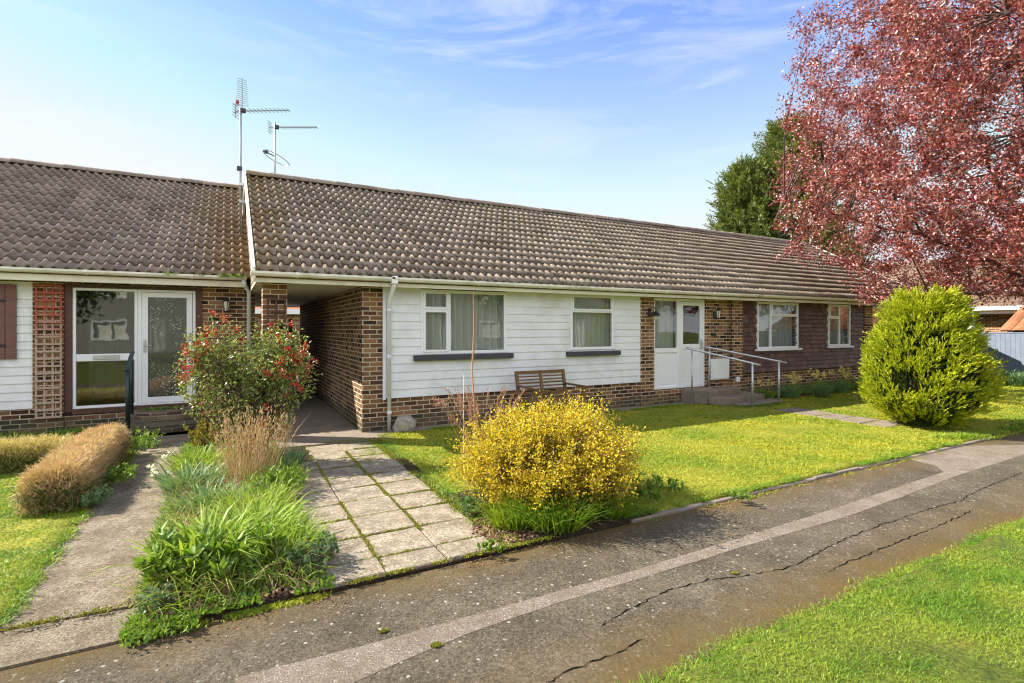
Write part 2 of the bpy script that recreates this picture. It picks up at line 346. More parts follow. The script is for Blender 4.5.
def npmesh(name, V, F, mat, parent=None, smooth=False):
    """V (n,3); F list of equal-width int arrays"""
    if parent is not None and 'org' in parent.keys(): V = V-np.array(parent['org'])
    me = bpy.data.meshes.new(name)
    me.vertices.add(len(V)); me.vertices.foreach_set('co', V.astype(np.float32).ravel())
    nl = sum(f.size for f in F); npoly = sum(len(f) for f in F)
    me.loops.add(nl); me.polygons.add(npoly)
    me.loops.foreach_set('vertex_index', np.concatenate([f.ravel() for f in F]).astype(np.int32))
    starts = []; tot = []; s = 0
    for f in F:
        k = f.shape[1]; starts.append(s+np.arange(len(f))*k); tot.append(np.full(len(f), k)); s += f.size
    me.polygons.foreach_set('loop_start', np.concatenate(starts).astype(np.int32))
    me.polygons.foreach_set('loop_total', np.concatenate(tot).astype(np.int32))
    me.materials.append(mat)
    me.update(calc_edges=True)
    if smooth: me.polygons.foreach_set('use_smooth', [True]*len(me.polygons))
    o = bpy.data.objects.new(name, me); link(o, parent)
    if parent is not None and 'org' in parent.keys(): o['org'] = parent['org']
    return o
def thing(name, label, cat, loc=(0,0,0), group=None):
    o = bpy.data.objects.new(name, None); col.objects.link(o); o.location = loc
    o['org'] = tuple(loc); o.empty_display_size = .2
    o['label'] = label; o['category'] = cat
    if group: o['group'] = group
    return o
def tag(o, label=None, cat=None, group=None, kind=None):
    if label: o['label'] = label
    if cat: o['category'] = cat
    if group: o['group'] = group
    if kind: o['kind'] = kind
    return o
def unit(a):
    return a/np.maximum(1e-9, np.linalg.norm(a, axis=-1, keepdims=True))
def rdir(n): return unit(rng.normal(size=(n, 3)))

def leafgeo(P, D, L, W, fold=.25):
    """n folded diamond leaves: base at P, pointing along D"""
    n = len(P); D = unit(D); r = unit(np.cross(D, rdir(n))); u = np.cross(r, D)
    L = np.broadcast_to(L, n)[:, None]; W = np.broadcast_to(W, n)[:, None]
    mid = P+D*L*.45
    V = np.stack([P, mid+r*W*.5+u*W*fold, P+D*L, mid-r*W*.5+u*W*fold], 1).reshape(-1, 3)
    i = np.arange(n)[:, None]*4
    F = np.concatenate([i+np.array([[0, 1, 2]]), i+np.array([[0, 2, 3]])])
    return V, F
def leaves(name, P, D, L, W, mat, parent=None, fold=.25):
    V, F = leafgeo(P, D, L, W, fold)
    return npmesh(name, V, [F], mat, parent)
def bladegeo(P, D, H, W, bend, seg=3):
    """strap leaves: start at P going D, drooping outward with gravity"""
    n = len(P); D = unit(D)
    H = np.broadcast_to(H, n)[:, None]; W = np.broadcast_to(W, n)[:, None]; bend = np.broadcast_to(bend, n)[:, None]
    side = rdir(n); side[:, 2] = 0; side = unit(side)
    out = D.copy(); out[:, 2] = 0
    out = unit(out+1e-4)
    rows = []
    for k in range(seg+1):
        t = k/seg
        c = P+D*H*t+out*H*bend*t*t*.6-np.array([0, 0, 1])*H*bend*t*t*t*.55
        w = W*(1-t**2.2)*.5
        if k == seg: rows.append(c)
        else: rows += [c-side*w, c+side*w]
    m = 2*seg+1
    V = np.stack(rows, 1).reshape(-1, 3)
    i = np.arange(n)[:, None]*m
    Q = np.concatenate([i+np.array([[2*k, 2*k+1, 2*k+3, 2*k+2]]) for k in range(seg-1)]) if seg > 1 else None
    T = i+np.array([[2*seg-2, 2*seg-1, 2*seg]])
    return V, ([Q] if Q is not None else [])+[T]
def blades(name, P, D, H, W, bend, mat, parent=None, seg=3):
    V, F = bladegeo(P, D, H, W, bend, seg)
    return npmesh(name, V, F, mat, parent)
def up_dirs(n, spread):
    d = rng.normal(size=(n, 3))*spread; d[:, 2] = 1; return unit(d)
def vnoise(p, s=1.0, seed=0):
    """cheap smooth pseudo noise -1..1"""
    r = np.random.default_rng(seed); o = np.zeros(len(p))
    for k in range(5):
        k1 = r.normal(size=3)*s*(1.0+.6*k); o += np.sin(p@k1+r.uniform(0, 6))/(1+.5*k)
    return o/2.6

# ------------------------------------------------------------------ world, light, camera
SUN_EL, SUN_AZ = R(40), R(-54.7)     # azimuth from +Y towards +X
w = bpy.data.worlds.new('World'); sc.world = w; w.use_nodes = True
nt = w.node_tree; nt.nodes.clear()
sky = nt.nodes.new('ShaderNodeTexSky'); sky.sky_type = 'NISHITA'; sky.sun_disc = False
sky.sun_elevation = SUN_EL; sky.sun_rotation = SUN_AZ % (2*math.pi); sky.air_density = 1.0; sky.dust_density = .25; sky.ozone_density = 3.0
tc = nt.nodes.new('ShaderNodeTexCoord')
mp = nd(nt, 'ShaderNodeMapping', {'Vector': tc.outputs['Generated'], 'Scale': (1.0, 1.0, 5.5), 'Rotation': (.25, .12, .5)})
cl = noise(nt, mp.outputs[0], 2.3, 9, .62, .6)
cl2 = noise(nt, mp.outputs[0], .9, 4, .5)
cm = nd(nt, 'ShaderNodeMath', {0: ramp(nt, cl, [(.48, 0), (.74, 1)]), 1: ramp(nt, cl2, [(.38, .05), (.56, .9)])}, operation='MULTIPLY')
zc = nd(nt, 'ShaderNodeSeparateXYZ', {0: tc.outputs['Generated']}).outputs['Z']
low = ramp(nt, zc, [(.0, .62), (.22, .48), (.36, .22), (.5, .06)])
cm2 = nd(nt, 'ShaderNodeMath', {0: cm.outputs[0], 1: .8}, operation='MULTIPLY')
cs = nd(nt, 'ShaderNodeMath', {0: cm2.outputs[0], 1: low}, operation='ADD', use_clamp=True)
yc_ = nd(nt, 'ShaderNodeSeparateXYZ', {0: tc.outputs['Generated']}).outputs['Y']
fill_clouds = nd(nt, 'ShaderNodeMath', {0: ramp(nt, nd(nt, 'ShaderNodeMath', {0: yc_, 1: -1.0}, operation='MULTIPLY').outputs[0], [(.0, 0), (.35, .85)]),
          1: ramp(nt, noise(nt, tc.outputs['Generated'], 2.6, 7, .6), [(.32, .25), (.6, 1)])}, operation='MULTIPLY')  # bright unseen clouds added behind the camera as fill for the house fronts
hsv = nd(nt, 'ShaderNodeHueSaturation', {'Hue': .503, 'Saturation': 1.08, 'Value': 1.0, 'Fac': 1.0, 'Color': sky.outputs[0]})
skyb = mixc(nt, 1.0, hsv.outputs[0], (1.07, .945, 1.0), 'MULTIPLY')
skyb = mixc(nt, 1.0, skyb, ramp(nt, zc, [(.0, (1, 1, 1)), (.22, (.95, .96, .98)), (.52, (.68, .77, .94))]), 'MULTIPLY')
skyb = mixc(nt, 1.0, skyb, (2.30, 2.44, 2.70), 'DARKEN')
skyb = mixc(nt, cs.outputs[0], skyb, (2.75, 2.85, 3.0))
skyc = mixc(nt, fill_clouds.outputs[0], skyb, (5.3, 5.4, 5.6))
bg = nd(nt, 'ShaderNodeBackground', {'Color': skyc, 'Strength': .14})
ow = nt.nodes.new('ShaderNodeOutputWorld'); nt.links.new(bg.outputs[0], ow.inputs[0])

sd = bpy.data.lights.new('sun', 'SUN'); sd.energy = 4.8; sd.angle = R(.5); sd.color = (1.0, .93, .80)
so = bpy.data.objects.new('sun', sd); col.objects.link(so)
dirv = Vector((math.sin(SUN_AZ)*math.cos(SUN_EL), math.cos(SUN_AZ)*math.cos(SUN_EL), math.sin(SUN_EL)))
so.rotation_euler = dirv.to_track_quat('Z', 'Y').to_euler(); so.location = (-10, 8, 20)

cd = bpy.data.cameras.new('camera'); cam = bpy.data.objects.new('camera', cd); col.objects.link(cam)
cam.location = (0, 0, 1.675); cam.rotation_euler = (R(90), 0, -YAW)
cd.sensor_width = 36; cd.lens = 36*522/1024; cd.shift_y = -13.5/1024; cd.clip_end = 600; cd.clip_start = .05
sc.camera = cam
sc.view_settings.view_transform = 'Standard'; sc.view_settings.look = 'None'; sc.view_settings.gamma = 1
sc.view_settings.exposure = 1.4
try: sc.cycles.max_bounces = 8; sc.cycles.transparent_max_bounces = 8; sc.cycles.use_denoising = True; sc.cycles.filter_width = 1.15; sc.cycles.sample_clamp_indirect = 4.0; sc.cycles.caustics_reflective = False; sc.cycles.caustics_refractive = False
except Exception: pass

# ------------------------------------------------------------------ ground
def sheet(name, poly, z, mat, thick=.05):
    o = MB().prism(poly, z-thick, z).build(name, mat)
    return tag(o, kind='structure')
o = MB().add([(-150,-150,-.09),(150,-150,-.09),(150,150,-.09),(-150,150,-.09)], [(0,1,2,3)]).build('ground', M['ground']); tag(o, kind='structure')

def bumpy(name, x0, x1, y0, y1, z, amp, step, mat, skirt=.09, inside=None, seed=3, fs=1.0):
    nx = max(2, int((x1-x0)/step)); ny = max(2, int((y1-y0)/step))
    X, Y = np.meshgrid(np.linspace(x0, x1, nx+1), np.linspace(y0, y1, ny+1))
    P = np.stack([X.ravel(), Y.ravel(), np.zeros(X.size)], 1)
    P[:, 2] = z+amp*vnoise(P, 3.0*fs, seed)+amp*.5*vnoise(P, 9.0*fs, seed+1)
    j, i = np.meshgrid(np.arange(ny), np.arange(nx), indexing='ij')
    a = (j*(nx+1)+i).ravel(); F = np.stack([a, a+1, a+nx+2, a+nx+1], 1)
    # skirt
    ring = list(range(nx+1))+[r*(nx+1)+nx for r in range(1, ny+1)]+[ny*(nx+1)+k for k in range(nx-1, -1, -1)]+[r*(nx+1) for r in range(ny-1, 0, -1)]
    ring = np.array(ring); b = P[ring].copy(); b[:, 2] = z-skirt; base = len(P)
    n = len(ring); k = np.arange(n)
    S = np.stack([ring, base+k, base+(k+1) % n, ring[(k+1) % n]], 1)
    o = npmesh(name, np.concatenate([P, b]), [np.concatenate([F, S])], mat, smooth=True)
    return o
PZ = -.03
sheet('path', [(-30, 1.88), (40, 1.88), (40, 3.5), (-30, 3.5)], PZ, M['tarmac'], .05)
tag(bumpy('lawn', 2.02, 19.8, 3.57, 8.22, 0, .012, .12, M['lawn_far'], seed=1), kind='structure')
tag(bumpy('lawn', -14, -1.14, 3.55, 9.9, .0, .015, .14, M['lawn_far'], seed=5), kind='structure')
tag(bumpy('lawn', -30, 40, -10, 1.84, -.005, .015, .35, M['lawn'], seed=8), kind='structure')
tag(bumpy('lawn', 19.85, 45, 3.57, 30, -.01, .02, .5, M['lawn'], seed=9), kind='structure')
# ragged turf edge near the path handled by tufts
sheet('house_apron', [(2.26, 8.22), (10.2, 8.22), (10.2, 8.5), (2.26, 8.5)], .01, M['concrete_d'], .07)
sheet('passage_floor', [(.2, 8.0), (1.0, 7.95), (2.24, 7.85), (2.24, 8.49), (1.885, 8.49), (1.885, 17.5), (-.2, 17.5), (.3, 10.9)], .0, M['concrete_d'], .06)
sheet('back_yard', [(-14, 17.5), (34, 17.5), (34, 23.5), (-14, 23.5)], -.02, M['concrete_d'], .05)

# concrete garden path of the left bungalow
m = MB(); m.prism([(-1.13, 3.93), (-.46, 3.88), (-.5, 6.1), (-.50, 9.75), (-1.16, 9.75)], -.06, -.008)
tag(m.build('garden_path', M['pathc']), kind='structure')
m = MB(); m.prism([(-1.75, 3.5), (-.44, 3.5), (-.45, 3.86), (-1.13, 3.91), (-1.9, 3.92)], -.06, -.016)
tag(m.build('path_threshold', M['pathc']), kind='structure')
# stone path across the lawn from the far door steps
m = MB(); y = 4.7
while y < 6.5:
    d = random.uniform(.38, .5); x0 = 9.72+random.uniform(-.03, .03); m.box(x0, x0+.74+random.uniform(-.04, .04), y, y+d-.03, -.05, .012+random.uniform(-.004, .004)); y += d
tag(m.build('stepping_path', M['concrete_d'], bevel=.008), kind='structure')

# slab paving
sl = MB()
xs = [.50, .95, 1.40, 1.86, 2.31]; ys = [3.53, 3.80]+[3.80+.445*k for k in range(1, 10)]
for i in range(4):
    for j in range(len(ys)-1):
        if i == 3 and not (j == 0 or j > 7 and False):
            continue
        if i == 0 and j > 7: continue
        dz = random.uniform(-.006, .006); g = .003+random.uniform(0, .004)
        x0, x1, y0, y1 = xs[i]+g, xs[i+1]-g, ys[j]+g, ys[j+1]-g
        t1, t2 = random.uniform(-.005, .005), random.uniform(-.005, .005)
        sl.add([(x0,y0,-.06),(x1,y0,-.06),(x1,y1,-.06),(x0,y1,-.06),(x0,y0,.008+dz),(x1,y0,.008+dz+t1),(x1,y1,.008+dz+t1+t2),(x0,y1,.008+dz+t2)],
               [(0,3,2,1),(4,5,6,7),(0,1,5,4),(1,2,6,5),(2,3,7,6),(3,0,4,7)])
tag(sl.build('paving', M['slab'], bevel=.008), kind='structure')
sheet('soil', [(.46, 3.52), (2.36, 3.52), (2.36, 5.0), (2.2, 8.0), (.46, 8.0)], -.014, M['soil'], .05)
# soil bed
tag(bumpy('soil', -.46, .50, 3.53, 9.9, .0, .018, .05, M['soil'], seed=21, fs=2), kind='structure')
tag(bumpy('soil', 10.9, 16.4, 7.9, 8.48, .03, .02, .08, M['soil'], seed=23), kind='structure')
tag(bumpy('soil', 1.92, 3.35, 3.53, 4.9, .012, .012, .06, M['soil'], seed=27), kind='structure')

# edging strip along the lawn: individual concrete edgings
x = 3.1; i = 0
first = None
while x < 9.45:
    L = .9; m = MB()
    dz = random.uniform(-.008, .01)
    m.box(x+.005, x+L-.005, 3.505+random.uniform(0, .012), 3.565, -.07, -.010+dz)
    o = m.build('kerb_edging', M['concrete_d'], bevel=.008)
    tag(o, 'narrow grey concrete edging between lawn and tarmac path', 'edging', 'edgings along the lawn')
    x += L; i += 1

# repair strip on the tarmac
up = [(234,678.7),(400,636),(520,602),(640,569),(740,538),(827,511),(944,472),(936,466),(908,459),(953,446),(1024,445)]
lo = [(1024,455),(953,477),(902.5,497),(845.6,517),(763,541),(640,579),(558,603),(470,633),(380,671),(330,694),(250,730)]
pts = [gp(*p, PZ) for p in up]+[gp(*p, PZ) for p in lo]
def refine(pts, n=3, j=.012):
    out = []
    for a, b in zip(pts, pts[1:]+pts[:1]):
        for k in range(n):
            t = k/n; out.append((a[0]+(b[0]-a[0])*t+(random.uniform(-j, j) if k else 0), a[1]+(b[1]-a[1])*t+(random.uniform(-j, j) if k else 0)))
    return out
m = MB(); pr = refine(pts, 4, .004); m.add([(p[0], p[1], PZ+.002) for p in pr], [tuple(range(len(pr)-1, -1, -1))])
o = m.build('repair_strip', M['repair']); tag(o, kind='structure')
if o.data.polygons[0].normal.z < 0: o.data.flip_normals()
for ln in ([(538.7,690),(560,675),(583,666),(600,660),(615,654),(635,643),(650,639)],
           [(599,627),(620,614),(642,603.5),(655,597),(673,588),(690,585),(708,580),(732,577),(752,575),(785,569),(805,560),(829,547),(853,536),(877,526.5),(921,512),(940,506),(962,501),(969,495),(994,484),(1024,472)],
           [(828,572),(849,561),(860,559),(872,553),(901,541),(921.5,533),(947,522),(975,509)]):
    P = [Vector((*gp(*p, PZ), 0)) for p in ln]; Q = []
    for a, b in zip(P, P[1:]):
        n = max(2, int((b-a).length/.03))
        for k in range(n): Q.append(a.lerp(b, k/n)+Vector((random.uniform(-.011, .011), random.uniform(-.011, .011), 0)))
    vs = []; fs = []
    for k, p in enumerate(Q):
        d = (Q[min(k+1, len(Q)-1)]-Q[max(k-1, 0)]).normalized(); nrm = Vector((-d.y, d.x, 0)); ww = random.uniform(.001, .005)*(.2 if k in (0, len(Q)-1) else 1)
        vs += [(p+nrm*ww+Vector((0, 0, PZ+.0035))), (p-nrm*ww+Vector((0, 0, PZ+.0035)))]
    for k in range(len(Q)-1): fs.append((2*k, 2*k+1, 2*k+3, 2*k+2))
    tag(MB().add(vs, fs).build('path_crack', M['crack']), kind='structure')

# ------------------------------------------------------------------ building helpers
def wall_cut(m, x0, x1, y0, y1, z0, z1, holes):
    """solid wall along X with rectangular holes (hx0,hx1,hz0,hz1)"""
    xs = sorted({x0, x1, *[h[0] for h in holes], *[h[1] for h in holes]})
    xs = [x for x in xs if x0 <= x <= x1]
    for a, b in zip(xs, xs[1:]):
        cuts = sorted([(h[2], h[3]) for h in holes if h[0] <= a+1e-6 and h[1] >= b-1e-6])
        z = z0
        for c0, c1 in cuts:
            if c0 > z+1e-4: m.box(a, b, y0, y1, z, c0)
            z = max(z, c1)
        if z < z1-1e-4: m.box(a, b, y0, y1, z, z1)
def boards(parent, x0, x1, y, z0, z1, n, holes, mat, proud=.022):
    m = MB(); h = (z1-z0)/n
    for i in range(n):
        a = z0+i*h; b = a+h; segs = [(x0, x1)]
        for hx0, hx1, hz0, hz1 in holes:
            if min(b, hz1)-max(a, hz0) > h*.5:
                ns = []
                for s0, s1 in segs:
                    if hx1 <= s0 or hx0 >= s1: ns.append((s0, s1))
                    else:
                        if hx0 > s0: ns.append((s0, hx0))
                        if hx1 < s1: ns.append((hx1, s1))
                segs = ns
        cuts = []
        for s0, s1 in segs:
            q = s0+random.uniform(.6, 3.2)
            while q < s1-.4: cuts.append((s0, q-.0015)); s0 = q+.0015; q += random.uniform(1.8, 3.4)
            cuts.append((s0, s1))
        for s0, s1 in cuts:
            j = random.uniform(-.0015, .0015)
            m.xprism([(y, a+j), (y, b+.012), (y-proud*.35, b+.012), (y-proud, a+.01+j), (y-proud, a+j)], s0, s1)
    return m.build('weatherboard_cladding', mat, parent)
def window(parent, x0, x1, z0, z1, y, vbars=(), hbars=(), sashes=(), panes=(), sill=None, curtain=None, mat=None, glass=None, name='window', fw=.055, sillmat=None):
    """frame front at y; sashes are proud rectangles (x0,x1,z0,z1); panes rects"""
    mat = mat or M['upvc']; glass = glass or M['glass']
    m = MB()
    m.box(x0, x0+fw, y, y+.07, z0, z1); m.box(x1-fw, x1, y, y+.07, z0, z1)
    m.box(x0+fw, x1-fw, y, y+.07, z0, z0+fw); m.box(x0+fw, x1-fw, y, y+.07, z1-fw, z1)
    for (a, b, c, d) in vbars: m.box(a, b, y+.002, y+.068, c, d)
    for (a, b, c, d) in hbars: m.box(a, b, y+.004, y+.066, c, d)
    for (a, b, c, d) in sashes:
        s = .038
        m.box(a, a+s, y-.014, y+.03, c, d); m.box(b-s, b, y-.014, y+.03, c, d)
        m.box(a+s, b-s, y-.014, y+.03, c, c+s); m.box(a+s, b-s, y-.014, y+.03, d-s, d)
    fr = m.build(name, mat, parent, bevel=.004)
    for (a, b, c, d) in panes:
        MB().box(a-.005, b+.005, y+.028, y+.034, c-.005, d+.005).build('pane', glass, fr)
    if sill:
        sx0, sx1, sz0, sz1, dp = sill
        MB().box(sx0, sx1, y-dp, y+.02, sz0, sz1).build('sill', sillmat or M['upvc'], fr, bevel=.004)
    if curtain:
        cm_, depth, amp, freq = curtain
        n = int((x1-x0)/.012); vs = []; fs = []
        for i in range(n+1):
            xx = x0+fw*.5+(x1-x0-fw)*i/n
            yy = y+depth+amp*math.sin(xx*freq)+amp*.6*math.sin(xx*freq*.37+1)
            vs += [(xx, yy, z0+.02), (xx, yy+amp*.2, z1-.02)]
        for i in range(n): fs.append((2*i, 2*i+2, 2*i+3, 2*i+1))
        MB().add(vs, fs).build('curtain', cm_, fr, smooth=True)
    return fr
def pantiles(parent, x0, x1, y0, z0, y1, z1, rows, mat, roll=.155, name='roof_tiles', ns=8, jit=1.0):
    A = np.array([0, y0, z0]); S = np.array([0, y1-y0, z1-z0]); Ls = np.linalg.norm(S); S = S/Ls
    Nn = np.array([0, -S[2], S[1]]) if S[1] > 0 else np.array([0, S[2], -S[1]])
    if Nn[2] < 0: Nn = -Nn
    tw = roll*2; nt_ = int(round((x1-x0)/tw)); tw = (x1-x0)/nt_; g = Ls/rows
    u = np.linspace(0, 1, 2*ns+1); ph = (u*2) % 1.0; ph[-1] = 1.0
    prof = np.where(ph < .52, .052*np.sin(np.pi*ph/.52)**.8, -.007*np.sin(np.pi*(ph-.52)/.48))
    prof[-1] = 0
    prof = np.nan_to_num(prof)
    V = []; F = []; nv = len(u); cnt = 0
    for r in range(rows):
        s0 = r*g-.02; s1 = (r+1)*g+.03
        for t in range(nt_):
            dz = rng.uniform(-.004, .005)*jit; ds = rng.uniform(-.008, .008)*jit; tl = rng.uniform(-.004, .004)*jit
            X = x0+(t+u)*tw*1.0
            def row(s, h): return A+S*s+np.outer(prof+h+dz+tl*(u-.5), Nn)+np.outer(X, [1, 0, 0])
            b = row(s0+ds, .020); lipb = row(s0+ds+.034, -.026); top = row(s1, -.014)
            # side turned down a little for thickness
            V += [lipb, b, top]
            i = np.arange(nv-1)
            F.append(np.stack([cnt+i, cnt+i+1, cnt+nv+i+1, cnt+nv+i], 1)); F.append(np.stack([cnt+nv+i, cnt+nv+i+1, cnt+2*nv+i+1, cnt+2*nv+i], 1))
            cnt += 3*nv
    return npmesh(name, np.concatenate(V), [np.concatenate(F)], mat, parent, smooth=False)
def ridge(parent, x0, x1, y, z, mat, along='x'):
    m = MB(); n = int((x1-x0)/.45); L = (x1-x0)/n
    for i in range(n):
        a = x0+i*L; b = a+L+.02; dz = random.uniform(-.006, .006); vs = []
        for q, xx in enumerate((a, b)):
            for k in range(9):
                t = math.pi*k/8; rr = .115-(.008 if q else 0)
                vs.append((xx, y-math.cos(t)*rr*1.15, z+dz+math.sin(t)*rr-.045))
        fs = [(k, k+9, k+10, k+1) for k in range(8)]
        fs.append(tuple(range(9)))
        m.add(vs, fs)
    return m.build('ridge_tiles', mat, parent)
def gutter(parent, x0, x1, y, z, mat):
    """half-round gutter front edge at y, top z"""
    m = MB(); prof = [(y, z), (y, z-.03), (y+.02, z-.058), (y+.055, z-.07), (y+.09, z-.058), (y+.108, z-.03), (y+.108, z), (y+.1, z), (y+.1, z-.03), (y+.055, z-.06), (y+.008, z-.03), (y+.008, z)]
    m.xprism(prof, x0, x1)
    g = m.build('gutter', mat, parent)
    x = x0+.6
    while x < x1:
        MB().xprism([(y-.006, z+.006), (y-.006, z-.035), (y+.018, z-.066), (y+.055, z-.078), (y+.055, z-.07), (y+.02, z-.06), (y+.0, z-.03), (y+.0, z+.006)], x-.02, x+.02).build('gutter_bracket', mat, g)
        x += 1.45
    return g
def downpipe(parent, x, y, ztop, zbot, ytop, mat):
    m = MB(); m.tube([(x, ytop, ztop), (x, ytop, ztop-.07), (x, y, ztop-.30), (x, y, zbot)], .034, 12)
    p = m.build('downpipe', mat, parent, smooth=True)
    MB().box(x-.05, x+.05, ytop-.05, ytop+.05, ztop-.05, ztop+.07).build('hopper', mat, p, bevel=.008)
    for z in (zbot+.3, (ztop+zbot)/2, ztop-.45):
        MB().tube([(x, y, z-.02), (x, y, z+.02)], .041, 12).build('pipe_collar', mat, p)
    return p

# ------------------------------------------------------------------ main bungalow row
EY, EZ, RY, RZ = 8.12, 2.50, 12.48, 4.965
BY = 16.76
B = thing('bungalow_row', 'long brick and white boarded bungalow with open passage at its left end', 'bungalow', (1, 8.5, 0))
W1 = (2.86, 4.50, 1.224, 2.33); W2 = (5.92, 7.01, 1.24, 2.35)
D1 = (8.12, 9.71, .33, 2.33); W3 = (11.53, 13.18, 1.15, 2.33); W4 = (14.52, 15.59, 1.17, 2.33); D2 = (16.73, 18.3, .33, 2.33)
# brick walls
m = MB()
wall_cut(m, 2.22, 7.74, 8.5, 8.72, .0, .52, [])
wall_cut(m, 2.22, 7.74, 8.5, 8.72, .52, 2.38, [W1, W2])
m.build('front_wall', M['brick'], B)
m = MB(); wall_cut(m, 8.12, 10.54, 8.5, 8.72, 0, 2.38, [D1]); m.build('front_wall', M['brick2'], B)
m = MB(); wall_cut(m, 10.97, 16.31, 8.5, 8.72, 0, 2.38, [W3, W4]); wall_cut(m, 16.73, 20.0, 8.5, 8.72, 0, 2.38, [D2]); m.build('front_wall', M['brick'], B)
m = MB(); m.box(1.89, 2.22, 8.5, 8.83, 0, 2.38); m.box(1.89, 2.11, 8.83, BY, 0, 2.38); m.build('passage_wall', M['brick'], B)
m = MB(); m.box(2.11, 20.0, BY-.22, BY, 0, 2.38); m.box(19.78, 20.0, 8.72, BY-.22, 0, 2.38); m.build('rear_wall', M['brick'], B)
for a, b, dy in ((.45, .78, 0), (7.74, 8.12, .03), (10.54, 10.97, .05), (16.31, 16.73, .04)):
    MB().box(a, b, 8.5-dy, 8.84, 0, 2.37).build('brick_pier', M['brick2'], B)
MB().box(.36, 1.885, 8.25, BY, 2.35, 2.372).build('passage_ceiling', M['soffit'], B)
MB().box(2.12, 19.77, 8.73, BY-.23, 2.385, 2.40).build('ceiling', M['inner'], B)
MB().box(2.12, 19.77, 8.73, BY-.23, .20, .25).build('interior_floor', M['inner'], B)
m = MB()
for xx in (5.2, 7.8, 11.1, 14.0, 16.5): m.box(xx, xx+.1, 8.74, BY-.24, .26, 2.38)
m.box(2.2, 19.7, 12.0, 12.1, .26, 2.38); m.build('interior_wall', M['inner'], B)
# gable triangles
for x0_, x1_ in ((.36, .46), (19.9, 20.0)):
    MB().xprism([(8.5, 2.373), (BY, 2.373), (RY, RZ-.12)], x0_, x1_).build('gable_wall', M['brick'], B)
boards(B, 2.262, 7.738, 8.497, .52, 2.35, 13, [W1, W2], M['board'])
MB().box(2.215, 2.262, 8.462, 8.498, .5, 2.35).build('corner_trim', M['board'], B)
# hung tiles
m = MB(); rows = 16; h = (2.35-.58)/rows
for r in range(rows):
    z = .58+r*h; off = (r % 2)*.0825; x = 10.97-off
    kick = .05*max(0, 1-r/3)**1.5
    while x < 16.31:
        a = max(x, 10.972); b = min(x+.163, 16.308)
        cx = (a+b)/2
        hit = any(hx0-.01 < cx < hx1+.01 and hz0-.02 < z+h*.5 < hz1 for hx0, hx1, hz0, hz1 in (W3, W4))
        if b-a > .03 and not hit:
            o_ = random.uniform(0, .005); zb = z+random.uniform(-.003, .003)
            y0_ = 8.468-o_-kick; y1_ = 8.492-kick*.6
            c = .03
            m.add([(a, y0_, zb+.018), (a+c, y0_, zb), (b-c, y0_, zb), (b, y0_, zb+.018), (b, y1_, zb+h+.02), (a, y1_, zb+h+.02),
                   (a, 8.4985, zb+.018), (a+c, 8.4985, zb), (b-c, 8.4985, zb), (b, 8.4985, zb+.018)],
                  [(0, 1, 2, 3, 4, 5), (0, 6, 7, 1), (1, 7, 8, 2), (2, 8, 9, 3), (0, 5, 6), (3, 9, 4)])
        x += .165
m.build('tile_cladding', M['hung'], B)
# windows
y = 8.47
window(B, *W1, y, vbars=[(3.34, 3.40, W1[2]+.05, W1[3]-.05)], hbars=[(2.915, 3.34, 1.97, 2.03)],
       sashes=[(2.905, 3.35, 1.265, 1.98), (2.905, 3.35, 2.0, 2.30)],
       panes=[(2.945, 3.31, 1.305, 1.94), (2.945, 3.31, 2.04, 2.26), (3.40, 4.445, 1.28, 2.275)], curtain=(M['curtain_d'], .12, .035, 46))
MB().box(2.73, 4.61, 8.40, 8.50, 1.125, 1.215).build('stone_sill', M['sill'], B, bevel=.006)
window(B, *W2, y, hbars=[(5.97, 6.96, 1.985, 2.045)], sashes=[(5.965, 6.965, 2.02, 2.32)],
       panes=[(5.975, 6.955, 1.295, 1.985), (6.003, 6.927, 2.058, 2.282)], curtain=(M['curtain'], .14, .02, 52))
MB().box(5.82, 7.14, 8.40, 8.50, 1.12, 1.21).build('stone_sill', M['sill'], B, bevel=.006)
window(B, *W3, 8.455, vbars=[(12.02, 12.08, 1.2, 2.28)], hbars=[(12.08, 13.13, 1.97, 2.03)],
       sashes=[(12.07, 13.14, 2.0, 2.30)], panes=[(11.585, 12.02, 1.205, 2.275), (12.08, 13.125, 1.205, 1.97), (12.108, 13.102, 2.038, 2.262)],
       sill=(11.45, 13.26, 1.10, 1.15, .06), curtain=(M['curtain'], .16, .02, 45))
window(B, *W4, 8.455, vbars=[(15.02, 15.08, 1.22, 2.28)], hbars=[(14.57, 15.02, 1.93, 1.99)],
       sashes=[(14.56, 15.03, 1.97, 2.30)], panes=[(14.575, 15.02, 1.225, 1.93), (14.598, 14.992, 2.008, 2.262), (15.08, 15.535, 1.225, 2.275)],
       sill=(14.45, 15.66, 1.12, 1.17, .06), curtain=(M['curtain'], .16, .02, 45))
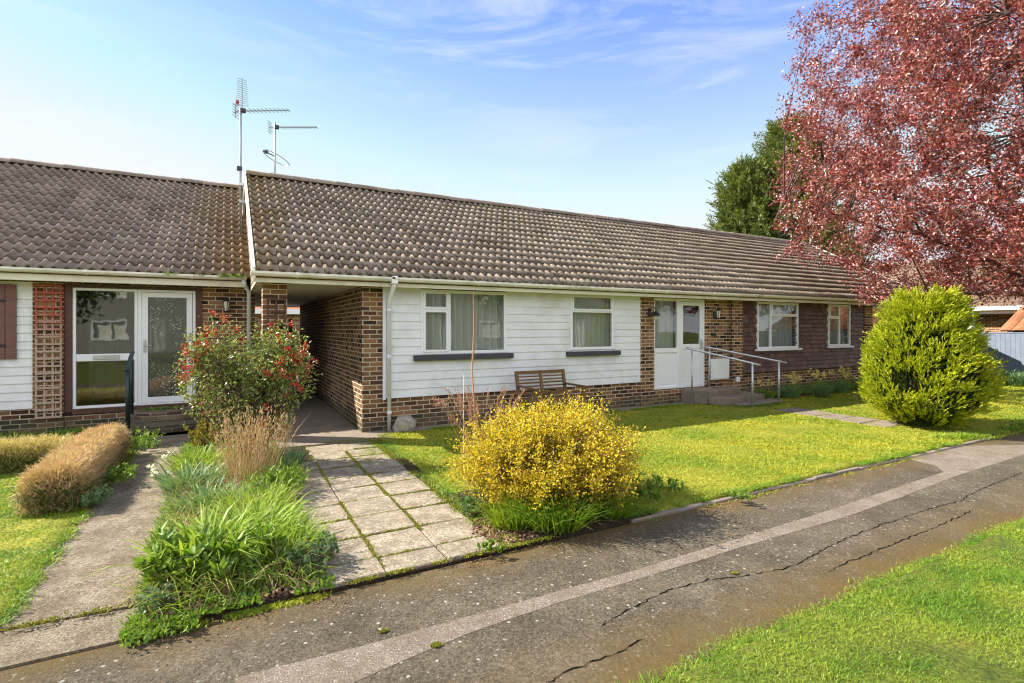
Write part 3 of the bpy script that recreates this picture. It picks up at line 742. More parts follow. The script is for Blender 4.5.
def doorunit(x0, xm, x1, z0, z1, y):
    window(B, x0, xm, z0, z1, y, hbars=[(x0+.05, xm-.05, z0+.80, z0+.90)], panes=[(x0+.055, xm-.055, z0+.90, z1-.055)],
           curtain=(M['curtain'], .16, .02, 45), name='side_light')
    p = MB().box(x0+.05, xm-.05, y+.03, y+.05, z0+.05, z0+.81)
    p.box(x0+.10, xm-.10, y+.022, y+.032, z0+.10, z0+.76)
    p.build('side_panel', M['upvc'], B, bevel=.003)
    f = MB(); f.box(xm, xm+.05, y+.001, y+.071, z0, z1); f.box(x1-.05, x1, y+.001, y+.071, z0, z1); f.box(xm+.05, x1-.05, y+.001, y+.071, z1-.05, z1); f.box(xm+.05, x1-.05, y-.02, y+.071, z0, z0+.035)
    f.build('door_frame', M['upvc'], B, bevel=.004)
    a, b, c, d = xm+.054, x1-.054, z0+.04, z1-.055
    m = MB(); s = .09
    m.box(a, a+s, y+.012, y+.06, c, d); m.box(b-s, b, y+.012, y+.06, c, d); m.box(a+s, b-s, y+.012, y+.06, c, c+.13); m.box(a+s, b-s, y+.012, y+.06, d-s, d)
    m.box(a+s, b-s, y+.012, y+.06, c+.83, c+.94); m.box(a+s, b-s, y+.03, y+.045, c+.13, c+.83)
    m.box(a+s+.04, b-s-.04, y+.022, y+.032, c+.17, c+.79)
    dr = m.build('door', M['upvc'], B, bevel=.003)
    MB().box(a+s-.005, b-s+.005, y+.034, y+.04, c+.935, d-s+.005).build('pane', M['glass'], dr)
    MB().box(b-.075, b-.02, y-.002, y+.014, c+.82, c+1.04).tube([(b-.045, y-.002, c+.95), (b-.045, y-.04, c+.95), (b-.16, y-.04, c+.95)], .009, 8).build('handle', M['steel'], dr)
    return dr
doorunit(8.12, 8.89, 9.71, .33, 2.33, 8.5)
doorunit(16.73, 17.5, 18.3, .33, 2.33, 8.5)
# meter box, cable, socket
m = MB(); m.box(9.82, 10.44, 8.40, 8.50, .47, .955); mb = m.build('meter_box', M['upvc'], B, bevel=.01)
MB().box(9.85, 10.41, 8.388, 8.401, .5, .925).build('meter_door', M['upvc'], mb, bevel=.006)
MB().tube([(10.55, 8.43, .3), (10.55, 8.43, 2.35)], .009, 6).build('wall_cable', M['sill'], B)
MB().box(10.70, 10.82, 8.40, 8.45, .38, .5).build('outdoor_socket', M['upvc'], B, bevel=.01)
MB().box(9.93, 10.07, 8.46, 8.50, 1.48, 1.56).build('door_bell', M['black'], B, bevel=.006)
# roof
X0, X1 = .34, 20.1
th = .06
rf = MB(); rf.xprism([(EY+.06, EZ-.07), (RY, RZ-.06), (2*RY-EY-.06, EZ-.07), (2*RY-EY-.06, EZ-.11), (RY, RZ-.14), (EY+.06, EZ-.11)], X0+.01, X1-.01)
roof = rf.build('roof', M['timber'], B)
pantiles(roof, X0, X1, EY, EZ-.035, RY, RZ-.035, 15, M['tile'])
o = pantiles(roof, X0, X1, 2*RY-EY, EZ-.035, RY, RZ-.035, 15, M['tile'], ns=3)
ridge(roof, X0, X1, RY, RZ+.01, M['tile'])
sl_ = (RZ-EZ)/(RY-EY)
for xx, nm in ((X0-.045, 0), (X1+.005, 1)):
    MB().xprism([(EY, EZ-.13), (EY, EZ+.03), (RY, RZ+.03), (2*RY-EY, EZ+.03), (2*RY-EY, EZ-.13), (RY, RZ-.14)], xx, xx+.04).build('verge_board', M['gutter'], B)
MB().box(X0-.03, X1, 8.20, 8.225, 2.325, 2.47).build('fascia', M['fascia'], B, bevel=.004)
m = MB(); m.box(X0, X1, 8.226, 8.499, 2.352, 2.366); m.build('soffit', M['soffit'], B)
gutter(B, X0-.06, X1+.02, 8.09, 2.475, M['gutter'])
MB().box(X0, X1, BY+.2, BY+.225, 2.30, 2.5).build('fascia', M['fascia'], B)
downpipe(B, 2.31, 8.44, 2.42, .0, 8.14, M['upvc'])

# ------------------------------------------------------------------ left bungalow
C = thing('bungalow', 'set back bungalow with glazed porch door and mossy pantile roof', 'bungalow', (-2, 11, 0))
LY = 11.0
PO = (-2.35, -.41, .30, 2.40)
WL = (-4.9, -3.5, 1.19, 2.36)
m = MB(); wall_cut(m, -14, .34, LY, LY+.22, 0, 2.45, [PO, WL]); m.build('front_wall', M['brick'], C)
m = MB()
m.box(.34, .45, LY+.001, 19.2, 0, 2.349); m.box(-14, .34, 19.0, 19.2, 0, 2.45); m.box(-14, -13.8, LY+.22, 19.0, 0, 2.45); m.build('side_wall', M['brick'], C)
MB().box(-13.8, .33, LY+.22, 19.0, 2.46, 2.48).build('ceiling', M['inner'], C)
MB().box(-13.8, .33, LY+.22, 19.0, .22, .28).build('interior_floor', M['inner'], C)
m = MB(); m.box(-3.0, -2.9, LY+.23, 18.9, .28, 2.45); m.box(-2.9, .33, 13.2, 13.3, .28, 2.45); m.build('interior_wall', M['inner'], C)
boards(C, -14, -2.74, LY-.003, .39, 2.40, 15, [WL], M['board2'])
window(C, *WL, LY-.03, vbars=[(-4.23, -4.17, 1.24, 2.31)], panes=[(-4.845, -4.23, 1.245, 2.305), (-4.17, -3.555, 1.245, 2.305)], curtain=(M['curtain'], .15, .02, 50))
for (a, b) in ((-3.46, -2.925), (-5.48, -4.94)):
    m = MB(); n = 4; ww = (b-a)/n
    for i in range(n): m.box(a+i*ww+.003, a+(i+1)*ww-.003, LY-.06, LY-.034, 1.19, 2.36)
    s = m.build('shutter', M['shutter'], C, bevel=.003)
    for z in (1.4, 2.1):
        MB().box(a+.02, b-.12, LY-.07, LY-.061, z-.018, z+.018).build('hinge', M['black'], s)
# glazed porch unit
m = MB(); m.box(-2.35, -2.25, LY-.02, LY+.1, .30, 2.40); m.box(-.51, -.41, LY-.02, LY+.1, .30, 2.40); m.box(-2.25, -.51, LY-.02, LY+.1, 2.345, 2.40); m.box(-2.25, -.51, LY-.035, LY+.1, .25, .335)
m.build('porch_frame', M['timber'], C, bevel=.004)
window(C, -2.248, -1.37, .337, 2.343, LY, hbars=[(-2.2, -1.41, 1.12, 1.24)], panes=[(-2.193, -1.425, .39, 1.12), (-2.193, -1.425, 1.24, 2.288)], glass=M['glass_s'], name='side_light', fw=.045)
MB().box(-1.98, -1.62, LY-.012, LY+.003, 1.145, 1.215).build('letter_plate', M['steel'], C, bevel=.004)
f = MB(); f.box(-1.368, -1.31, LY-.001, LY+.07, .337, 2.343); f.box(-.56, -.512, LY-.001, LY+.07, .337, 2.343); f.box(-1.31, -.56, LY-.001, LY+.07, 2.30, 2.343); f.box(-1.31, -.56, LY-.02, LY+.07, .337, .365)
f.build('door_frame', M['upvc'], C, bevel=.004)
m = MB(); a, b, c, d = -1.305, -.565, .37, 2.295; s = .085
m.box(a, a+s, LY-.012, LY+.05, c, d); m.box(b-s, b, LY-.012, LY+.05, c, d); m.box(a+s, b-s, LY-.012, LY+.05, c, c+.1); m.box(a+s, b-s, LY-.012, LY+.05, d-s, d)
dr = m.build('door', M['upvc'], C, bevel=.003)
MB().box(a+s-.005, b-s+.005, LY+.01, LY+.018, c+.095, d-s+.005).build('pane', M['glass_d'], dr)
MB().box(a+.02, a+.06, LY-.022, LY-.012, c+.88, c+1.1).tube([(a+.04, LY-.02, c+1.0), (a+.04, LY-.055, c+1.0), (a+.14, LY-.055, c+1.0)], .009, 8).build('handle', M['steel'], dr)
# inner room bits seen through the glass: net curtain panels
vs = []; fs = []
n = 120
for i in range(n+1):
    xx = -2.2+1.7*i/n; yy = LY+.9+.03*math.sin(xx*40); vs += [(xx, yy, .4), (xx, yy, 2.4)]
for i in range(n): fs.append((2*i, 2*i+2, 2*i+3, 2*i+1))
MB().add(vs, fs).build('porch_curtain', M['curtain_d'], C, smooth=True)
LEY, LEZ, LRY, LRZ = 10.62, 2.63, 15.45, 5.355
roof = MB().xprism([(LEY+.06, LEZ-.07), (LRY, LRZ-.06), (2*LRY-LEY-.06, LEZ-.07), (2*LRY-LEY-.06, LEZ-.11), (LRY, LRZ-.14), (LEY+.06, LEZ-.11)], -14.2, .30).build('roof', M['timber'], C)
pantiles(roof, -14.2, .352, LEY, LEZ-.035, LRY, LRZ-.035, 17, M['tile_l'])
pantiles(roof, -14.2, .352, 2*LRY-LEY, LEZ-.035, LRY, LRZ-.035, 17, M['tile_l'], ns=3)
ridge(roof, -14.2, .34, LRY, LRZ+.01, M['tile_l'])
MB().xprism([(LY, 2.46), (19.2, 2.46), (LRY, LRZ-.15)], .2, .29).build('gable_wall', M['brick'], C)
MB().box(-14.2, .30, 10.70, 10.725, 2.415, 2.60).build('fascia', M['fascia'], C, bevel=.004)
MB().box(-14.2, .33, 10.726, LY-.002, 2.43, 2.445).build('soffit', M['soffit'], C)
gutter(C, -14.2, .30, 10.59, 2.605, M['gutter'])
MB().tube([(.25, 10.66, 2.56), (.27, 10.72, 2.45), (.345, 10.9, 2.34), (.345, 10.9, .0)], .038, 12).build('downpipe', M['upvc'], C, smooth=True)

# moss and weeds growing in the gutters
def tuft_field(name, pts, h, w_, mat, n, spread=.5, bend=.6, parent=None, rad=.06, seg=3):
    P = []
    for (x, y, z) in pts:
        q = rng.normal(size=(n, 3))*rad; q[:, 2] = 0; P.append(q+np.array([x, y, z]))
    P = np.concatenate(P); k = len(P)
    return blades(name, P, up_dirs(k, spread), rng.uniform(.4, 1, k)*h, w_, rng.uniform(.2, 1, k)*bend, mat, parent, seg)
pts = [(x, 10.62+random.uniform(-.01, .03), 2.58) for x in [-.9, -.83, -.45, -.4]+[-.1+.035*k for k in range(11)]]
o = tuft_field('gutter_weed', pts, .13, .014, M['green'], 35, .9, .9, rad=.03); tag(o, 'green weeds growing along the mossy gutter beside the roof junction', 'weed')

# trellises
def trellis(label, x0, x1, y, z0, z1, nx, nz, mat, cat='trellis'):
    t = thing('trellis', label, cat, ((x0+x1)/2, y, z0))
    m = MB()
    for i in range(nx):
        x = x0+.012+(x1-x0-.024)*i/(nx-1); MB().box(x-.014, x+.014, y-.016, y, z0, z1).build('upright', mat, t)
    for i in range(nz):
        z = z0+.02+(z1-z0-.04)*i/(nz-1); MB().box(x0, x1, y-.034, y-.0165, z-.016, z+.016).build('slat', mat, t)
    return t
trellis('tall reddish timber lattice fixed to the wall beside the porch frame', -2.70, -2.37, LY-.05, .22, 2.38, 4, 19, M['redwood'])
MB().box(-2.735, -2.352, LY-.045, LY+.001, 0, 2.41).build('brick_pier', M['brick'], C)
trellis('small dark brown lattice on the brick pier at the passage mouth', .50, .76, 8.47, 1.0, 2.12, 3, 7, M['timber'])

# ------------------------------------------------------------------ wall lanterns
def lantern(label, x, y, z, side=0, kind='box'):
    t = thing('wall_lantern', label, 'wall lamp', (x, y, z), 'lanterns on the bungalow walls')
    MB().box(x-.04, x+.04, y-.02, y, z-.10, z+.06).build('wall_plate', M['black'], t, bevel=.004)
    px, py = (x, y-.13)
    m = MB(); m.tube([(x, y-.02, z-.06), (x, y-.07, z-.12), (px, py, z-.1)], .008, 6); m.build('arm', M['black'], t)
    # tapered glass body with cage, roof and finial
    def ring(r, zz): return [(px+math.cos(math.pi/4+k*math.pi/3)*r, py+math.sin(math.pi/4+k*math.pi/3)*r, zz) for k in range(6)]
    def loft(rs):
        m = MB(); vs = []; fs = []
        for r, zz in rs: vs += ring(r, zz)
        for i in range(len(rs)-1):
            for k in range(6): fs.append((i*6+k, i*6+(k+1) % 6, (i+1)*6+(k+1) % 6, (i+1)*6+k))
        fs += [tuple(range(5, -1, -1)), tuple((len(rs)-1)*6+k for k in range(6))]
        return m.add(vs, fs)
    loft([(.035, z-.09), (.058, z+.08)]).build('glass', M['lamp_glass'], t)
    cg = MB()
    a = ring(.037, z-.09); b = ring(.061, z+.08)
    for p, q in zip(a, b): cg.bar(p, q, .008, .008)
    cg.build('cage', M['black'], t)
    loft([(.075, z+.08), (.03, z+.125), (.012, z+.14), (.012, z+.165)]).build('cap', M['black'], t)
    loft([(.012, z-.125), (.04, z-.10), (.04, z-.088)]).build('base', M['black'], t)
    return t
lantern('black lantern above the red berried shrub, right of the glazed porch door', -.03, LY, 2.08)
lantern('black lantern on bare brick between the far white door and the brown hung tiles', 10.02, 8.5, 2.0)
# ornate bracket lamp on pier
t = thing('wall_lantern', 'black hooded lamp on a scroll bracket left of the far white door', 'wall lamp', (7.98, 8.47, 2.0), 'lanterns on the bungalow walls')
MB().box(7.94, 8.02, 8.45, 8.47, 1.92, 2.1).build('wall_plate', M['black'], t, bevel=.004)
MB().tube([(7.98, 8.45, 2.05), (7.98, 8.40, 2.12), (7.98, 8.33, 2.12), (7.98, 8.28, 2.05), (7.98, 8.28, 2.0)], .01, 6).tube([(7.98, 8.45, 1.95), (7.98, 8.38, 1.96), (7.98, 8.33, 2.04)], .007, 6).build('arm', M['black'], t)
MB().tube([(7.98, 8.28, 2.03), (7.98, 8.28, 2.0), (7.98, 8.28, 1.95), (7.98, 8.28, 1.935)], [.015, .05, .10, .11], 14).build('shade', M['black'], t)
MB().tube([(7.98, 8.28, 1.935), (7.98, 8.28, 1.88), (7.98, 8.28, 1.85)], [.045, .05, .02], 10).build('bulb', M['lamp_glass'], t, smooth=True)

# ------------------------------------------------------------------ aerials
def yagi(t, x, y, z, dx, dy, L, n, el, vertical=False):
    d = Vector((dx, dy, 0)).normalized(); s = Vector((-d.y, d.x, 0)) if not vertical else Vector((0, 0, 1))
    p0 = Vector((x, y, z)); m = MB(); m.bar(p0-d*.18, p0+d*L, .018, .018)
    m.build('boom', M['alu'], t)
    m = MB()
    for i in range(n):
        p = p0+d*(.1+(L-.12)*i/(n-1)); l = el*(1-.25*i/n); m.bar(p-s*l, p+s*l, .008, .008, up=d)
        if not vertical: m.bar(p, p+Vector((0, 0, .035)), .006, .006, up=d)
    m.build('director', M['alu'], t)
    m = MB(); back = p0-d*.16
    for k in range(5):
        zz = -.12+.06*k; m.bar(back-s*el+Vector((0, 0, zz)), back+s*el+Vector((0, 0, zz)), .007, .007, up=d)
    m.bar(back+Vector((0, 0, -.14)), back+Vector((0, 0, .14)), .012, .012, up=d)
    m.build('reflector', M['alu'], t)
    MB().box(x-.05, x+.05, y-.04, y+.04, z-.03, z+.05).build('dipole_box', M['sill'], t, bevel=.006)
ax, ay = .232, 12.35
t = thing('tv_aerial', 'tall mast with one upright and one level television aerial at the roof junction', 'aerial', (ax, ay, 3.55))
MB().tube([(ax, ay, 3.5), (ax, ay, 6.30)], .022, 10).build('mast', M['alu'], t, smooth=True)
MB().box(ax-.03, ax+.12, ay-.04, ay+.04, 4.3, 4.36).box(ax-.03, ax+.12, ay-.04, ay+.04, 4.66, 4.72).build('wall_bracket', M['steel'], t)
MB().box(ax-.07, ax+.03, ay-.05, ay+.05, 4.98, 5.06).build('clamp', M['sill'], t, bevel=.005)
yagi(t, ax+.05, ay, 6.24, .86, -.51, .98, 11, .13)
# upright aerial: boom vertical
m = MB(); m.bar((ax+.03, ay, 6.25), (ax+.03, ay, 6.92), .018, .018); m.build('boom', M['alu'], t)
m = MB()
for i in range(13):
    z = 6.36+.045*i; l = .125-.003*i; m.bar((ax+.03-l, ay-.03, z), (ax+.03+l, ay+.03, z), .008, .008)
m.build('director', M['alu'], t)
m = MB()
for k in range(4): m.bar((ax-.10, ay-.1+.06*k, 6.18), (ax-.10, ay-.1+.06*k, 6.34), .008, .008)
m.bar((ax-.14, ay, 6.34), (ax+.05, ay, 6.34), .01, .01); m.bar((ax-.14, ay, 6.18), (ax+.05, ay, 6.18), .01, .01)
m.build('reflector', M['alu'], t)
MB().box(ax-.09, ax-.03, ay-.03, ay+.03, 6.36, 6.44).build('amplifier_cap', M['red'], t, bevel=.01)
bx, by = .965, 13.4
t = thing('tv_aerial', 'shorter mast behind the ridge with a level aerial and a round loop aerial', 'aerial', (bx, by, 4.4))
MB().tube([(bx, by, 4.35), (bx, by, 6.5)], .02, 10).build('mast', M['alu'], t, smooth=True)
yagi(t, bx+.04, by, 6.38, .87, -.49, .95, 13, .12)
ringp = [(bx+.03+.28*math.cos(a*math.pi/12), by+.28*math.sin(a*math.pi/12), 5.66-.13*math.cos(a*math.pi/12)) for a in range(25)]
MB().tube(ringp, .009, 5, cap=False).build('loop', M['alu'], t)
MB().bar((bx-.26, by, 5.79), (bx, by, 5.70), .02, .02).box(bx-.22, bx-.14, by-.03, by+.03, 5.74, 5.82).build('loop_arm', M['sill'], t)
px_, py_ = 24.3, 15.0
t = thing('tv_aerial', 'thin pale pole standing beyond the far end of the ridge, under red leaves', 'aerial', (px_, py_, 2.6))
MB().tube([(px_, py_, -.09), (px_, py_, 7.2)], .04, 8).build('mast', M['steel'], t)
MB().bar((px_-.4, py_, 7.1), (px_+.4, py_, 7.1), .03, .03).build('crossbar', M['steel'], t)

# ------------------------------------------------------------------ steps and handrails
def step_poly(cx, y1, rx, ry, n=16):
    return [(cx-rx, y1)]+[(cx-rx*math.cos(math.pi*k/n), y1-ry*math.sin(math.pi*k/n)**.7) for k in range(1, n)]+[(cx+rx, y1)]
t = thing('porch_steps', 'rounded old brick steps with weeds below the glazed porch door', 'steps', (-.9, 10.4, 0))
MB().prism(step_poly(-.85, LY-.036, .62, .62), 0, .27).build('step', M['stonebrick'], t, bevel=.012)
MB().prism(step_poly(-.85, LY-.037, .80, 1.05), 0, .125).build('step', M['stonebrick'], t, bevel=.012)
o = tuft_field('step_weed', [(-1.25+.06*k, 10.82, .27) for k in range(9)], .10, .02, M['green'], 22, 1.0, .9, rad=.04)
tag(o, 'low green weeds growing on the top step under the glazed porch door', 'weed')
t = thing('porch_steps', 'grey concrete landing and two shallow steps below the far white door', 'steps', (9.6, 8.0, 0))
MB().prism([(8.93, 8.49), (9.15, 7.95), (10.35, 8.02), (10.5, 8.38), (10.5, 8.49)], 0, .30).build('landing', M['concrete_d'], t, bevel=.015)
MB().prism([(9.17, 7.93), (9.42, 7.58), (10.75, 7.7), (10.86, 8.3), (10.52, 8.36), (10.37, 8.0)], 0, .17).build('step', M['concrete_d'], t, bevel=.015)
MB().prism([(9.55, 7.55), (9.66, 7.28), (10.92, 7.36), (11.0, 7.72)], 0, .06).build('step', M['concrete_d'], t, bevel=.012)
def rail(label, a, b, za, zb, ba, bb, over, mid=True):
    t = thing('handrail', label, 'handrail', (a[0], a[1], ba), 'steel handrails at the far door')
    A_ = Vector((a[0], a[1], za)); B_ = Vector((b[0], b[1], zb)); d = (B_-A_).normalized()
    MB().tube([A_-d*.12, A_, B_, B_+d*over], .023, 10).build('rail', M['steel'], t, smooth=True)
    MB().tube([(a[0], a[1], ba), (a[0], a[1], za)], .021, 10).build('post', M['steel'], t, smooth=True)
    MB().tube([(b[0], b[1], bb), (b[0], b[1], zb)], .024, 10).build('post', M['steel'], t, smooth=True)
    for q, h_ in ((a, ba), (b, bb)): MB().tube([(q[0], q[1], h_), (q[0], q[1], h_+.012)], .05, 10).build('foot_plate', M['steel'], t)
    return t
rail('steel handrail nearer the lawn, starting beside the far white door', (8.97, 8.20), (9.72, 7.25), 1.21, .93, 0, 0, .16)
rail('steel handrail nearer the flower bed, rising past the white meter box', (9.76, 8.40), (10.82, 7.40), 1.22, .93, .30, 0, .16)
t = thing('handrail', 'dark painted handrail on two posts beside the rounded brick steps', 'handrail', (-1.36, 10.2, 0))
MB().tube([(-1.36, 9.93, .12), (-1.36, 9.93, 1.08)], .032, 10).build('post', M['iron'], t, smooth=True)
MB().tube([(-1.40, 10.55, .27), (-1.40, 10.55, 1.22)], .032, 10).build('post', M['iron'], t, smooth=True)
MB().bar((-1.35, 9.72, 1.03), (-1.405, 10.75, 1.27), .06, .035).build('rail', M['iron'], t, bevel=.006)

# ------------------------------------------------------------------ bench
def bench(x0, x1, yb, yf):
    t = thing('garden_bench', 'small slatted brown teak bench against the white boarded wall', 'bench', ((x0+x1)/2, (yb+yf)/2, 0))
    T = M['bench']
    for x in (x0+.03, x1-.03):
        MB().bar((x, yb-.02, .0), (x, yb-.02, .42), .055, .05, up=(0,1,0)).bar((x, yb-.02, .40), (x, yb+.09, .90), .055, .05, up=(0,1,0)).build('leg', T, t, bevel=.004)
        MB().bar((x, yf, .0), (x, yf, .63), .055, .055, up=(0,1,0)).build('leg', T, t, bevel=.004)
        MB().bar((x, yb+.02, .645), (x, yf-.05, .645), .065, .03).build('armrest', T, t, bevel=.004)
    m = MB(); m.box(x0+.05, x1-.05, yf-.02, yf+.01, .31, .39)
    for i in range(5):
        y = yf+.03+i*(yb-yf-.05)/5; m.box(x0+.03, x1-.03, y, y+.07, .40, .42)
    m.build('seat', T, t, bevel=.003)
    m = MB()
    def bp_(z): return yb-.02+(z-.40)*.22
    m.bar((x0+.05, bp_(.87), .87), (x1-.05, bp_(.87), .87), .035, .06)
    m.bar((x0+.05, bp_(.50), .50), (x1-.05, bp_(.50), .50), .035, .05)
    xc = (x0+x1)/2; m.bar((xc, bp_(.48), .48), (xc, bp_(.88), .88), .05, .036, up=(0,1,0))
    for i in range(5):
        z = .565+i*.058; m.bar((x0+.05, bp_(z), z), (x1-.05, bp_(z), z), .014, .026)
    m.build('backrest', T, t)
    return t
bench(4.50, 5.56, 8.08, 7.52)

# rubble stone at the downpipe foot
bpy_m = MB()
V = []; 
def blob(name, c, r, mat, label, cat, seed):
    import bmesh
    bm = bmesh.new(); bmesh.ops.create_icosphere(bm, subdivisions=3, radius=1)
    me = bpy.data.meshes.new(name)
    P = np.array([v.co[:] for v in bm.verts]); n_ = vnoise(P, 2.2, seed)*.18+vnoise(P, 6, seed+2)*.06
    for v, k in zip(bm.verts, n_):
        v.co = Vector((v.co.x*r[0], v.co.y*r[1], v.co.z*r[2]))*(1+k)
    bm.to_mesh(me); bm.free(); me.materials.append(mat)
    o = bpy.data.objects.new(name, me); o.location = c; col.objects.link(o); return tag(o, label, cat)
blob('rubble_stone', (2.52, 8.30, .07), (.18, .12, .19), M['rock'], 'grey rubble lump at the foot of the white downpipe', 'stone', 4)

# ------------------------------------------------------------------ far right buildings
N_ = thing('neighbour_bungalow', 'partly hidden bungalow with white gutter behind the golden conifer and grey fence', 'bungalow', (27, 10, 0))
m = MB(); m.box(26.3, 34, 4.5, 17, -.09, 2.35); m.build('wall', M['brick2'], N_)
m = MB(); pts_ = [(25.9, 2.42), (30.15, 4.9), (34.4, 2.42), (30.15, 2.42)]
m.add([(p[0], 4.2, p[1]) for p in pts_]+[(p[0], 17.3, p[1]) for p in pts_], [(0, 3, 2, 1), (4, 5, 6, 7), (0, 1, 5, 4), (1, 2, 6, 5), (2, 3, 7, 6), (3, 0, 4, 7)])
rn_ = m.build('roof', M['tile_f'], N_)
m = MB()
for k in range(14):
    a_ = k/14; b_ = (k+1)/14+.01; q = lambda f: (25.86+4.29*f, 2.44+2.5*f)
    x0_, z0_ = q(a_); x1_, z1_ = q(b_)
    m.add([(x0_, 4.15, z0_+.02), (x0_-.01, 4.15, z0_+.06), (x1_, 4.15, z1_+.03), (x0_, 17.35, z0_+.02), (x0_-.01, 17.35, z0_+.06), (x1_, 17.35, z1_+.03)], [(0, 1, 2), (5, 4, 3), (0, 3, 4, 1), (1, 4, 5, 2)])
m.build('tile_courses', M['tile_f'], rn_)
MB().box(25.80, 25.90, 4.2, 17.3, 2.22, 2.46).build('fascia', M['upvc'], N_)
MB().box(25.66, 25.79, 4.2, 17.3, 2.36, 2.50).build('gutter', M['upvc'], N_)
for yy in (6.2, 9.5):
    wf = MB().box(26.24, 26.32, yy, yy+1.4, 1.0, 2.1).build('window', M['upvc'], N_)
    MB().box(26.22, 26.25, yy+.08, yy+1.32, 1.08, 2.02).build('pane', M['glass'], wf)
G_ = thing('garage', 'low garage with orange brown tiled roof behind the blue grey fence', 'garage', (24.5, 3, 0))
MB().box(23.2, 25.5, 1.0, 7.4, 0, 1.6).build('wall', M['brick2'], G_)
m = MB(); m.add([(22.7, .7, 1.58), (22.7, 7.6, 1.58), (25.6, 7.6, 2.85), (25.6, .7, 2.85), (25.6, 7.6, 1.6), (25.6, .7, 1.6)], [(0, 3, 2, 1), (0, 1, 4, 5), (2, 3, 5, 4), (1, 2, 4), (0, 5, 3)])
rfo = m.build('roof', M['tile_o'], G_)
m = MB()
for k in range(22):
    yy = .75+k*.31
    for q in range(9):
        x0_ = 22.66+q*.325; z0_ = 1.60+(x0_-22.7)*.438
        m.add([(x0_, yy, z0_+.02), (x0_, yy+.10, z0_+.07), (x0_, yy+.29, z0_+.02), (x0_+.35, yy, z0_+.165), (x0_+.35, yy+.10, z0_+.21), (x0_+.35, yy+.29, z0_+.165)], [(0, 1, 4, 3), (1, 2, 5, 4), (0, 2, 1)])
m.build('roof_tiles', M['tile_o'], rfo)
F_ = thing('fence', 'blue grey vertical board fence beyond the golden conifer', 'fence', (22, 6, 0))
m = MB(); y = -1.0
while y < 8.6: m.box(22, 22.02+random.uniform(0, .006), y, y+.118, .02, 1.5); y += .122
m.build('boards', M['greyfence'], F_)
for yy in (-1, 1.4, 3.8, 6.2, 8.55): MB().box(22.03, 22.13, yy, yy+.1, -.09, 1.55).build('post', M['greyfence'], F_)
MB().box(21.99, 22.05, -1, 8.66, 1.503, 1.54).build('capping', M['greyfence'], F_)

# back garden seen through the passage
F2 = thing('fence', 'brown timber fence closing the yard behind the passage', 'fence', (2, 23.4, 0))
m = MB(); x = -12
while x < 30: m.box(x, x+.12, 23.4, 23.42+random.uniform(0, .006), -.05, 1.7); x += .125
m.build('boards', M['bench'], F2)
for xx in range(-12, 30, 3): MB().box(xx, xx+.1, 23.43, 23.53, -.09, 1.8).build('post', M['bench'], F2)
GP = MB().box(1.60, 1.70, 16.9, 17.0, -.09, 1.95).box(1.70, 1.80, 16.92, 16.96, -.05, 1.6)
tag(GP.build('gate_post', m_plain('pale new timber', (.42, .30, .17), .7, var=.2, scale=10), None, bevel=.004), 'pale timber gate post at the far end of the passage', 'post')
H2 = thing('rear_house', 'brown roofed house with white fascia glimpsed through the passage', 'house', (3, 34, 0))
MB().box(-9, 12, 34, 42, -.09, 2.6).build('wall', M['brick2'], H2)
MB().box(-9.2, 12.2, 33.6, 33.7, 2.5, 2.8).build('fascia', M['upvc'], H2)
MB().xprism([(33.6, 2.75), (38, 4.6), (42.4, 2.75)], -9.2, 12.2).build('roof', M['tile_o'], H2)

# facing terrace behind the photographer (seen mirrored in the panes)
H3 = thing('facing_terrace', 'two storey brick terrace across the green, mirrored in the window panes', 'house', (5, -20, 0))
m = MB(); holes = []
for k in range(9):
    xx = -20+k*6.2; holes += [(xx, xx+1.8, .9, 2.2), (xx, xx+1.8, 3.6, 4.8), (xx+3, xx+3.9, .1, 2.2)]
wall_cut(m, -24, 36, -20.3, -20, 0, 5.4, holes); m.box(-24, 36, -28, -27.7, 0, 5.4); m.box(-24, -23.7, -27.7, -20.3, 0, 5.4); m.box(35.7, 36, -27.7, -20.3, 0, 5.4)
m.build('wall', m_plain('grey pebbledash', (.26, .26, .23), .9), H3)
MB().xprism([(-28.4, 5.3), (-24, 7.6), (-19.6, 5.3)], -24.3, 36.3).build('roof', M['tile_f'], H3)
for h_ in holes[::1]:
    fr = MB(); a, b, c, d = h_; w_ = .09
    fr.box(a, a+w_, -20.05, -19.97, c, d); fr.box(b-w_, b, -20.05, -19.97, c, d); fr.box(a+w_, b-w_, -20.05, -19.97, c, c+w_); fr.box(a+w_, b-w_, -20.05, -19.97, d-w_, d); fr.box((a+b)/2-.04, (a+b)/2+.04, -20.05, -19.97, c+w_, d-w_)
    q = fr.build('window_frame', M['upvc'], H3)
    MB().box(a+.02, b-.02, -20.12, -20.1, c, d).build('pane', M['curtain'], q)

